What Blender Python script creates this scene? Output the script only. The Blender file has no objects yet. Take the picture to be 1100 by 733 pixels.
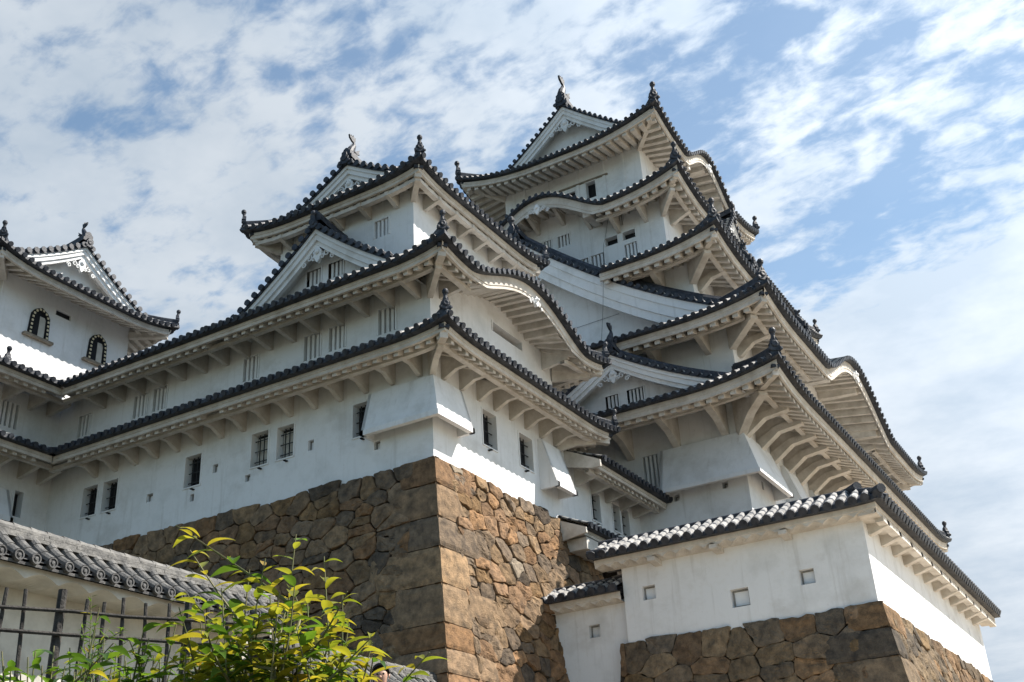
import bpy, math, random
from mathutils import Vector, Matrix
R = math.radians
rnd = random.Random(7)
scn = bpy.context.scene
col = scn.collection

# ------------------------------------------------------------------ camera
CF, CP, CY, CR = 1201.055, R(26.662), R(29.278), R(-3.359)
fw = Vector((math.cos(CP)*math.cos(CY), math.cos(CP)*math.sin(CY), math.sin(CP)))
r0 = Vector((math.sin(CY), -math.cos(CY), 0)); u0 = r0.cross(fw)
cr = math.cos(CR)*r0 + math.sin(CR)*u0
cu = -math.sin(CR)*r0 + math.cos(CR)*u0
cam = bpy.data.cameras.new('camera'); camo = bpy.data.objects.new('camera', cam); col.objects.link(camo)
cam.sensor_width = 36; cam.lens = CF*36/1100; cam.clip_end = 5000; cam.clip_start = .05
camo.matrix_world = Matrix(((cr.x, cu.x, -fw.x, 0), (cr.y, cu.y, -fw.y, 0), (cr.z, cu.z, -fw.z, 0), (0, 0, 0, 1)))
scn.camera = camo
def at(px, py, depth):
    return fw*depth + cr*((px-550)/CF*depth) - cu*((py-366.5)/CF*depth)

# ------------------------------------------------------------------ light
SUN = Vector((.55, -.69, .95)).normalized()
EXPOSURE = 1.05
w = bpy.data.worlds.new('World'); scn.world = w; w.use_nodes = True
nt = w.node_tree; N = nt.nodes; L = nt.links
for n in list(N): N.remove(n)
out = N.new('ShaderNodeOutputWorld'); bg = N.new('ShaderNodeBackground'); bg.inputs[1].default_value = .0785
sky = N.new('ShaderNodeTexSky'); sky.sky_type = 'NISHITA'; sky.sun_disc = False
sky.sun_elevation = math.asin(SUN.z); sky.sun_rotation = math.atan2(SUN.x, SUN.y)
sky.air_density = 1.0; sky.dust_density = .8; sky.ozone_density = .6
tc = N.new('ShaderNodeTexCoord')
sep = N.new('ShaderNodeSeparateXYZ'); L.new(tc.outputs['Generated'], sep.inputs[0])
def mth(op, a, b=None, clamp=False):
    n = N.new('ShaderNodeMath'); n.operation = op; n.use_clamp = clamp
    for i, v in enumerate((a, b)):
        if v is None: continue
        if isinstance(v, (int, float)): n.inputs[i].default_value = v
        else: L.new(v, n.inputs[i])
    return n.outputs[0]
zz = mth('MAXIMUM', mth('ADD', sep.outputs[2], .12), .02)
cxn = N.new('ShaderNodeCombineXYZ')
L.new(mth('DIVIDE', sep.outputs[0], zz), cxn.inputs[0]); L.new(mth('DIVIDE', sep.outputs[1], zz), cxn.inputs[1])
def noise(scale, detail, rough, loc=(0,0,0), rotz=0, sc=(1,1,1), dist=0):
    mp = N.new('ShaderNodeMapping'); mp.inputs['Location'].default_value = loc
    mp.vector_type = 'TEXTURE'; mp.inputs['Rotation'].default_value = (0,0,rotz); mp.inputs['Scale'].default_value = sc
    L.new(cxn.outputs[0], mp.inputs[0])
    n = N.new('ShaderNodeTexNoise'); n.inputs['Scale'].default_value = scale; n.inputs['Detail'].default_value = detail
    n.inputs['Roughness'].default_value = rough; n.inputs['Distortion'].default_value = dist
    L.new(mp.outputs[0], n.inputs[0]); return n.outputs[0]
SKA = -95
big = noise(1.7, 3, .5, (3.1, 1.7, 0), R(SKA), (1.5, .9, 1), .2)
cell = noise(11.5, 4, .5, (7.3, 2.9, 0), R(SKA), (1.25, .95, 1), .3)
fine = noise(24.0, 6, .6, (0.4, 2.2, 0), R(SKA), (1.35, .9, 1), .25)
nrm = N.new('ShaderNodeVectorMath'); nrm.operation = 'NORMALIZE'; L.new(tc.outputs['Generated'], nrm.inputs[0])
def lobe(px, py, rad, k):
    """a bank of cloud (k > 0) or a clear patch (k < 0) round one direction of the sky"""
    d = N.new('ShaderNodeVectorMath'); d.operation = 'DOT_PRODUCT'; L.new(nrm.outputs[0], d.inputs[0])
    d.inputs[1].default_value = at(px, py, 1).normalized()
    m = N.new('ShaderNodeMapRange'); m.interpolation_type = 'SMOOTHSTEP'; m.inputs[1].default_value = math.cos(R(rad)); m.inputs[2].default_value = 1
    m.inputs[4].default_value = k; L.new(d.outputs['Value'], m.inputs[0]); return m.outputs[0]
cov = mth('ADD', mth('ADD', mth('MULTIPLY', big, .7), mth('MULTIPLY', cell, .85)), mth('MULTIPLY', fine, .8))
for a in ((930, 320, 8, -.22), (1000, 260, 6, -.08), (860, 60, 7, -.12), (1060, 540, 15, .95), (820, 190, 5, .10), (960, 120, 9, .02), (860, 150, 5, .06), (150, 90, 24, .05), (640, 30, 8, .12), (110, 95, 4, -.07), (200, 200, 12, .05), (760, 120, 6, -.12), (330, 300, 10, .08)):
    cov = mth('ADD', cov, lobe(*a))
# clear sky added unseen behind and left of the viewer, to dim shaded walls
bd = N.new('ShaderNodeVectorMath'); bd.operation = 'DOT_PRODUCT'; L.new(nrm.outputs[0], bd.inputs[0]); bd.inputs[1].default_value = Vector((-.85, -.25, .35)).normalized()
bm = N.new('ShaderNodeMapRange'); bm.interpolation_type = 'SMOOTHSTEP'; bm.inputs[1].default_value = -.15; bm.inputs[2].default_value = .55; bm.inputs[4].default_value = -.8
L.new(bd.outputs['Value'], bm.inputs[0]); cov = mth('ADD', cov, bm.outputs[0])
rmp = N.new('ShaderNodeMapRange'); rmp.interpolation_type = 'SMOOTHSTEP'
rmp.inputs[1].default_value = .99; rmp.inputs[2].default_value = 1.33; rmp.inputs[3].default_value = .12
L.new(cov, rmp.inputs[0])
cmx = N.new('ShaderNodeMix'); cmx.data_type = 'RGBA'
CLOUD = (4.5, 4.95, 5.45, 1)
CLOUD2 = (3.4, 4.0, 4.7, 1)
sh = noise(4.0, 5, .6, (5.5, .3, 0), 0, (1, 1.2, 1))
csh = N.new('ShaderNodeMix'); csh.data_type = 'RGBA'
csh.inputs[6].default_value = CLOUD2; csh.inputs[7].default_value = CLOUD
rm2 = N.new('ShaderNodeMapRange'); rm2.inputs[1].default_value = .35; rm2.inputs[2].default_value = .62; L.new(sh, rm2.inputs[0])
L.new(rm2.outputs[0], csh.inputs[0])
# clouds towards the sun scatter more light forward
sdot = N.new('ShaderNodeVectorMath'); sdot.operation = 'DOT_PRODUCT'; L.new(nrm.outputs[0], sdot.inputs[0]); sdot.inputs[1].default_value = SUN
sm = N.new('ShaderNodeMapRange'); sm.interpolation_type = 'SMOOTHSTEP'; sm.inputs[1].default_value = .35; sm.inputs[2].default_value = .82; sm.inputs[3].default_value = .9; sm.inputs[4].default_value = 1.44
L.new(sdot.outputs['Value'], sm.inputs[0])
csc = N.new('ShaderNodeVectorMath'); csc.operation = 'SCALE'; L.new(csh.outputs[2], csc.inputs[0]); L.new(sm.outputs[0], csc.inputs[3])
stint = N.new('ShaderNodeVectorMath'); stint.operation = 'MULTIPLY'; stint.inputs[1].default_value = (1.0, 1.14, 1.12); L.new(sky.outputs[0], stint.inputs[0])
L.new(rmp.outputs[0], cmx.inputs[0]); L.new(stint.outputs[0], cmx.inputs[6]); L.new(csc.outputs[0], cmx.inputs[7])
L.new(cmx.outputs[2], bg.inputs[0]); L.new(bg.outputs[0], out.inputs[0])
sd = bpy.data.lights.new('sun', 'SUN'); sd.energy = 5.0; sd.angle = R(.53); sd.color = (1, .93, .84)
so = bpy.data.objects.new('sun', sd); col.objects.link(so); so.location = (20, -30, 60)
so.rotation_euler = (-SUN).to_track_quat('-Z', 'Y').to_euler()
vs = scn.view_settings; vs.view_transform = 'Standard'; vs.look = 'None'; vs.gamma = 1; vs.exposure = EXPOSURE; vs.use_curve_mapping = False

# ------------------------------------------------------------------ materials
def stain(m):
    """rain streaks and grey mildew patches over the plaster, brown-grey, thin"""
    N = m.node_tree.nodes; L = m.node_tree.links; b = N['Principled BSDF']; src = b.inputs['Base Color'].links[0].from_socket
    tc = N.new('ShaderNodeTexCoord')
    def layer(src, scl, lo, hi, amt, colr, detail=7):
        mp = N.new('ShaderNodeMapping'); mp.inputs['Scale'].default_value = scl; L.new(tc.outputs['Object'], mp.inputs[0])
        n = N.new('ShaderNodeTexNoise'); n.inputs['Scale'].default_value = 1; n.inputs['Detail'].default_value = detail; n.inputs['Roughness'].default_value = .65; L.new(mp.outputs[0], n.inputs[0])
        r = N.new('ShaderNodeMapRange'); r.interpolation_type = 'SMOOTHSTEP'; r.inputs[1].default_value = lo; r.inputs[2].default_value = hi; r.inputs[4].default_value = amt; L.new(n.outputs[0], r.inputs[0])
        x = N.new('ShaderNodeMix'); x.data_type = 'RGBA'; L.new(r.outputs[0], x.inputs[0]); L.new(src, x.inputs[6]); x.inputs[7].default_value = (*colr, 1); return x.outputs[2]
    c = layer(src, (4.5, 4.5, .35), .52, .74, .42, (.43, .42, .40))
    c = layer(c, (.55, .55, .8), .52, .70, .42, (.47, .455, .43))
    c = layer(c, (14, 14, 9), .66, .78, .5, (.36, .35, .33), 4)
    L.new(c, b.inputs['Base Color'])
def material(name, c1, c2=None, scale=2, rough=.9, bump=0, bscale=20, spec=.3, attr=None, stops=(.35, .65), detail=6, streak=False, c3=None):
    m = bpy.data.materials.new(name); m.use_nodes = True
    nt = m.node_tree; N = nt.nodes; L = nt.links
    b = N['Principled BSDF']; b.inputs['Roughness'].default_value = rough
    b.inputs['Specular IOR Level'].default_value = spec
    tc = N.new('ShaderNodeTexCoord')
    c = None
    if c2 is not None:
        mp = N.new('ShaderNodeMapping'); L.new(tc.outputs['Object'], mp.inputs[0])
        if streak: mp.inputs['Scale'].default_value = (1, 1, .25)
        n = N.new('ShaderNodeTexNoise'); n.inputs['Scale'].default_value = scale; n.inputs['Detail'].default_value = detail
        n.inputs['Roughness'].default_value = .62
        L.new(mp.outputs[0], n.inputs[0])
        r = N.new('ShaderNodeValToRGB'); r.color_ramp.elements[0].position = stops[0]; r.color_ramp.elements[1].position = stops[1]
        r.color_ramp.elements[0].color = (*c1, 1); r.color_ramp.elements[1].color = (*c2, 1)
        L.new(n.outputs[0], r.inputs[0]); c = r.outputs[0]
        if c3 is not None:
            n2 = N.new('ShaderNodeTexNoise'); n2.inputs['Scale'].default_value = scale*6; n2.inputs['Detail'].default_value = 5
            L.new(tc.outputs['Object'], n2.inputs[0])
            r2 = N.new('ShaderNodeMapRange'); r2.inputs[1].default_value = .55; r2.inputs[2].default_value = .75; r2.inputs[4].default_value = .6
            L.new(n2.outputs[0], r2.inputs[0])
            mx = N.new('ShaderNodeMix'); mx.data_type = 'RGBA'; L.new(r2.outputs[0], mx.inputs[0])
            L.new(c, mx.inputs[6]); mx.inputs[7].default_value = (*c3, 1); c = mx.outputs[2]
    if attr:
        a = N.new('ShaderNodeAttribute'); a.attribute_name = 'col'
        if c is None: c = a.outputs[0]
        else:
            mx = N.new('ShaderNodeMix'); mx.data_type = 'RGBA'; mx.blend_type = 'MULTIPLY'; mx.inputs[0].default_value = 1
            L.new(a.outputs[0], mx.inputs[6]); L.new(c, mx.inputs[7]); c = mx.outputs[2]
    if c is None: b.inputs['Base Color'].default_value = (*c1, 1)
    else: L.new(c, b.inputs['Base Color'])
    if bump:
        n = N.new('ShaderNodeTexNoise'); n.inputs['Scale'].default_value = bscale; n.inputs['Detail'].default_value = 6
        L.new(tc.outputs['Object'], n.inputs[0])
        bp = N.new('ShaderNodeBump'); bp.inputs['Strength'].default_value = bump; bp.inputs['Distance'].default_value = .03
        L.new(n.outputs[0], bp.inputs['Height']); L.new(bp.outputs[0], b.inputs['Normal'])
    return m
PLA = material('white_plaster', (.59, .60, .60), (.73, .74, .75), 1.1, .92, .12, 9, .2, stops=(.25, .5), c3=(.68, .68, .67))
stain(PLA)
GREYP = material('grey_lining', (.16, .155, .145), (.26, .25, .235), 8, .9)
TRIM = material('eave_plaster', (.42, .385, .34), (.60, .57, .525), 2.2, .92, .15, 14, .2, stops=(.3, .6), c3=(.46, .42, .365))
TILE = material('dark_roof_tile', (.012, .016, .024), (.05, .056, .07), 5, .55, .3, 30, .3)
RING = material('plaster_joint_gleam', (.17, .168, .165), (.44, .43, .41), 4, .8, .2, 25, .3)  # plaster joints, bands widened to paint in sunlit gleam on the tiles
OLDT = material('weathered_roof_tile', (.055, .055, .055), (.165, .16, .15), 5, .65, .4, 30, .4, c3=(.16, .155, .14))
OLDT2 = material('weathered_tile_edge', (.035, .035, .037), (.10, .10, .10), 8, .7, .4, 40, .3)
DARK = material('dark_opening', (.012, .013, .016), rough=.8)
IRON = material('iron_lattice', (.03, .032, .035), rough=.6)
WOODG = material('grey_wood', (.16, .135, .105), (.28, .24, .19), 6, .85, .3, 40)
WOODD = material('dark_wood', (.016, .015, .014), (.055, .05, .045), 9, .8, .4, 50)
GOLD = material('brass_stud', (.66, .58, .40), rough=.5)
STONE = material('wall_stone', (.50, .51, .53), (1.25, 1.19, 1.10), 4.5, .97, 1.0, 30, .1, attr=True, c3=(.50, .485, .47), detail=11)
MORT = material('wall_rubble', (.02, .017, .014), (.07, .06, .048), 6, .95, .6, 14, .1)
BEIGE = material('beige_plaster', (.40, .38, .34), (.56, .54, .49), 2, .95, .2, 14, .15)
DARKG = material('dark_ground', (.06, .06, .042), (.105, .095, .07), 3, .95, .4, 30, .1)  # unseen ground, darkened to cut bounce light on the shaded faces
EARTH = material('bank_soil', (.07, .055, .04), (.14, .11, .075), 2, .95, .5, 12, .1)
GRAV = material('gravel', (.22, .20, .17), (.34, .31, .27), 20, .95, .5, 60, .1)

# ------------------------------------------------------------------ helpers
class MB:
    def __init__(s): s.v = []; s.f = []; s.m = []; s.c = []; s.cur = None
    def quad(s, a, b, c, d, m=0):
        i = len(s.v); s.v += [a, b, c, d]; s.f.append((i, i+1, i+2, i+3)); s.m.append(m); s.c.append(s.cur)
    def poly(s, pts, m=0):
        i = len(s.v); s.v += list(pts); s.f.append(tuple(range(i, i+len(pts)))); s.m.append(m); s.c.append(s.cur)
    def grid(s, rows, m=0, flip=False):
        i = len(s.v); nr = len(rows); nc = len(rows[0])
        for r in rows: s.v += list(r)
        for a in range(nr-1):
            for b in range(nc-1):
                q = (i+a*nc+b, i+a*nc+b+1, i+(a+1)*nc+b+1, i+(a+1)*nc+b)
                s.f.append(q[::-1] if flip else q); s.m.append(m); s.c.append(s.cur)
    def hexa(s, p, m=0):   # 8 points: bottom 4 loop, top 4 loop
        i = len(s.v); s.v += list(p)
        for q in ((0,3,2,1),(4,5,6,7),(0,1,5,4),(1,2,6,5),(2,3,7,6),(3,0,4,7)):
            s.f.append(tuple(i+k for k in q)); s.m.append(m); s.c.append(s.cur)
    def box(s, x0, x1, y0, y1, z0, z1, m=0):
        s.hexa([(x0,y0,z0),(x1,y0,z0),(x1,y1,z0),(x0,y1,z0),(x0,y0,z1),(x1,y0,z1),(x1,y1,z1),(x0,y1,z1)], m)
    def prism(s, pts, ext, m=0):  # planar polygon extruded by vector
        pts = [Vector(p) for p in pts]; e = Vector(ext); n = len(pts); i = len(s.v)
        s.v += [tuple(p) for p in pts] + [tuple(p+e) for p in pts]
        s.f.append(tuple(range(i, i+n))[::-1]); s.f.append(tuple(range(i+n, i+2*n))); s.m += [m, m]; s.c += [s.cur, s.cur]
        for k in range(n):
            s.f.append((i+k, i+(k+1) % n, i+n+(k+1) % n, i+n+k)); s.m.append(m); s.c.append(s.cur)
    def tube(s, pts, rad, n=8, m=0, caps=True):
        pts = [Vector(p) for p in pts]
        if not isinstance(rad, (list, tuple)): rad = [rad]*len(pts)
        rows = []; up = None
        for k, p in enumerate(pts):
            t = (pts[min(k+1, len(pts)-1)]-pts[max(k-1, 0)]).normalized()
            if up is None: up = Vector((0, 0, 1)) if abs(t.z) < .9 else Vector((1, 0, 0))
            a = t.cross(up)
            if a.length < 1e-4: a = t.orthogonal()
            a.normalize(); b = a.cross(t); up = b
            rows.append([tuple(p+(a*math.cos(q)+b*math.sin(q))*rad[k]) for q in [2*math.pi*j/n for j in range(n+1)]])
        s.grid(rows, m)
        if caps:
            s.poly(rows[0][:-1], m); s.poly(rows[-1][:-1][::-1], m)
    def lathe(s, base, prof, n=10, m=0, axis=None):
        base = Vector(base); ax = Vector(axis or (0, 0, 1)).normalized(); a = ax.orthogonal().normalized(); b = ax.cross(a)
        s.grid([[tuple(base+ax*h+(a*math.cos(q)+b*math.sin(q))*r) for q in [2*math.pi*j/n for j in range(n+1)]] for r, h in prof], m)
    def build(s, name, mats, parent=None, smooth=False, loc=None):
        me = bpy.data.meshes.new(name); vs = s.v
        if loc is not None:
            lx, ly, lz = loc; vs = [(x-lx, y-ly, z-lz) for x, y, z in vs]
        me.from_pydata([tuple(v) for v in vs], [], s.f)
        for m in (mats if isinstance(mats, (list, tuple)) else [mats]): me.materials.append(m)
        me.polygons.foreach_set('material_index', s.m)
        if smooth: me.polygons.foreach_set('use_smooth', [True]*len(s.f))
        if s.cur is not None:
            a = me.attributes.new('col', 'FLOAT_COLOR', 'FACE')
            fl = []
            for c in s.c: fl += [*(c or (1, 1, 1)), 1]
            a.data.foreach_set('color', fl)
        me.update()
        o = bpy.data.objects.new(name, me); col.objects.link(o)
        if loc is not None: o.location = loc
        if parent: o.parent = parent
        return o
def tag(o, label=None, cat=None, group=None, kind=None):
    for k, v in (('label', label), ('category', cat), ('group', group), ('kind', kind)):
        if v: o[k] = v
    return o
def empty(name, label, cat, group=None):
    o = bpy.data.objects.new(name, None); col.objects.link(o); o.empty_display_size = .5
    return tag(o, label, cat, group)
class Fr:   # a vertical face: origin, direction along it, outward normal
    def __init__(s, ox, oy, a, n): s.o = (ox, oy); s.a = a; s.n = n
    def p(s, t, d, z): return (s.o[0]+s.a[0]*t+s.n[0]*d, s.o[1]+s.a[1]*t+s.n[1]*d, z)
    def v(s, t, d, z): return (s.a[0]*t+s.n[0]*d, s.a[1]*t+s.n[1]*d, z)
def FL(x): return Fr(x, 0, (0, 1), (-1, 0))      # faces -x, t is y
def FR(y): return Fr(0, y, (1, 0), (0, -1))      # faces -y, t is x
def FB(x): return Fr(x, 0, (0, 1), (1, 0))       # faces +x
def FK(y): return Fr(0, y, (1, 0), (0, 1))       # faces +y
lerp = lambda a, b, t: a+(b-a)*t

# ---- walls with openings
def wall(mb, F, t0, t1, z0, z1, holes=(), dep=.26):
    ts = {t0, t1}; zs = {z0, z1}
    hs = []
    for h in holes:
        a, b, c, d = h['c']-h['w']/2, h['c']+h['w']/2, h['z']-h['h']/2, h['z']+h['h']/2
        hs.append((a, b, c, d)); ts |= {a, b}; zs |= {c, d}
    ts = sorted(t for t in ts if t0-1e-6 <= t <= t1+1e-6); zs = sorted(z for z in zs if z0-1e-6 <= z <= z1+1e-6)
    for i in range(len(ts)-1):
        for j in range(len(zs)-1):
            ct, cz = (ts[i]+ts[i+1])/2, (zs[j]+zs[j+1])/2
            if any(a < ct < b and c < cz < d for a, b, c, d in hs): continue
            mb.quad(F.p(ts[i], 0, zs[j]), F.p(ts[i+1], 0, zs[j]), F.p(ts[i+1], 0, zs[j+1]), F.p(ts[i], 0, zs[j+1]))
    for (a, b, c, d), h in zip(hs, holes):
        e = -h.get('dep', dep)
        mb.quad(F.p(a, 0, c), F.p(a, e, c), F.p(a, e, d), F.p(a, 0, d)); mb.quad(F.p(b, 0, c), F.p(b, e, c), F.p(b, e, d), F.p(b, 0, d))
        mb.quad(F.p(a, 0, c), F.p(b, 0, c), F.p(b, e, c), F.p(a, e, c)); mb.quad(F.p(a, 0, d), F.p(b, 0, d), F.p(b, e, d), F.p(a, e, d))
def fbox(mb, F, t0, t1, d0, d1, z0, z1, m=0):
    mb.hexa([F.p(t0,d0,z0),F.p(t1,d0,z0),F.p(t1,d1,z0),F.p(t0,d1,z0),F.p(t0,d0,z1),F.p(t1,d0,z1),F.p(t1,d1,z1),F.p(t0,d1,z1)], m)
def window(F, h, parent, dep=.26):
    k = h.get('k', 'bars'); e = h.get('dep', dep); c, z, w_, hh = h['c'], h['z'], h['w'], h['h']
    a, b, lo, hi = c-w_/2, c+w_/2, z-hh/2, z+hh/2
    mb = MB()
    if k == 'hole':
        mb.quad(F.p(a,-e+.001,lo),F.p(b,-e+.001,lo),F.p(b,-e+.001,hi),F.p(a,-e+.001,hi), 0)
        q = .11*w_
        for x0, x1, y0, y1 in ((a+q*.4, b-q*.4, lo+q*.4, lo+q), (a+q*.4, b-q*.4, hi-q, hi-q*.4), (a+q*.4, a+q, lo+q, hi-q), (b-q, b-q*.4, lo+q, hi-q)):
            fbox(mb, F, x0, x1, -e+.002, -e+.03, y0, y1, 1)
        return mb.build('loophole', [PLA, GREYP], parent)
    mb.quad(F.p(a,-e+.001,lo),F.p(b,-e+.001,lo),F.p(b,-e+.001,hi),F.p(a,-e+.001,hi), 1)
    t = .05
    fbox(mb, F, a-t, b+t, .0, .022, hi+.0, hi+t, 0); fbox(mb, F, a-t, a-.0, .0, .022, lo, hi-.0, 0); fbox(mb, F, b+.0, b+t, .0, .022, lo, hi-.0, 0)
    if k == 'iron':
        fbox(mb, F, a-.04, b+.04, .0, .03, lo-.04, lo-.0, 0)
        fbox(mb, F, lerp(a,b,.3), lerp(a,b,.42), .0, .12, lo-.13, lo-.1, 1)
    o = mb.build('window', [PLA, DARK], parent)
    m2 = MB()
    if k == 'bars':
        n = h.get('n', 3)
        for i in range(n):
            x = a+w_*(i+.75)/(n+.5); bw = .27*w_/(n+.5)
            fbox(m2, F, x-bw, x+bw, -e+.03, -.03, lo+.002, hi-.002, 0)
        m2.build('window_bars', [PLA], o)
    elif k == 'iron':
        for i in range(3):
            x = a+w_*(i+1)/4
            fbox(m2, F, x-.009, x+.009, -e*.72, -e*.72+.03, lo+.002, hi-.002)
        for j in range(3):
            y = lo+hh*(j+.6)/3.2
            fbox(m2, F, a+.002, b-.002, -e*.72+.031, -e*.72+.055, y-.01, y+.01)
        if h.get('shut'):   # pale shutter standing closed behind the grille
            m2.quad(F.p(a+.1,-e+.02,lo+.03),F.p(b-.02,-e+.02,lo+.03),F.p(b-.02,-e+.02,hi-.08),F.p(a+.1,-e+.02,hi-.08), 1)
        m2.build('window_grille', [IRON, BEIGE], o)
    return o
def box_walls(parent, x0, x1, y0, y1, z0, z1, HL=(), HR=(), dep=.26, name='wall'):
    mb = MB()
    wall(mb, FL(x0), y0, y1, z0, z1, HL, dep); wall(mb, FR(y0), x0, x1, z0, z1, HR, dep)
    wall(mb, FB(x1), y0, y1, z0, z1); wall(mb, FK(y1), x0, x1, z0, z1)
    o = mb.build(name, [PLA], parent)
    for h in HL: window(FL(x0), h, parent, dep)
    for h in HR: window(FR(y0), h, parent, dep)
    return o

# ---- roofs
def half_roll(mb, pts, r, up=Vector((0, 0, 1)), ring=True, n=4, mt=0, mr=1, disc=True, first=0, pat=2):
    """a row of round cover tiles: half tube along pts, pale bands are plaster joints widened with painted sun gleam"""
    pts = [Vector(p) for p in pts]
    d = (pts[1]-pts[0]).normalized(); sd_ = d.cross(up).normalized(); un = sd_.cross(d).normalized()
    i0 = len(mb.v); k = len(pts)
    cs = [(math.cos(math.pi*j/n), math.sin(math.pi*j/n)) for j in range(n+1)]
    for q, p in enumerate(pts):
        for cx_, sx_ in cs: mb.v.append(tuple(p+sd_*(cx_*r)+un*(sx_*r)))
    for q in range(k-1):
        m = (mr if (q+first) % pat else mt) if ring else mt
        for j in range(n):
            a = i0+q*(n+1)+j
            mb.f.append((a, a+1, a+n+2, a+n+1)); mb.m.append(m); mb.c.append(mb.cur)
    if disc:
        p = pts[0]-d*.02; rr = r*1.12
        c8 = [tuple(p+sd_*math.cos(2*math.pi*j/10)*rr+un*(math.sin(2*math.pi*j/10)*rr+.0)) for j in range(10)]
        c9 = [tuple(Vector(x)+d*.05) for x in c8]
        mb.poly(c8, mt); mb.grid([c8+[c8[0]], c9+[c9[0]]], mt)

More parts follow.
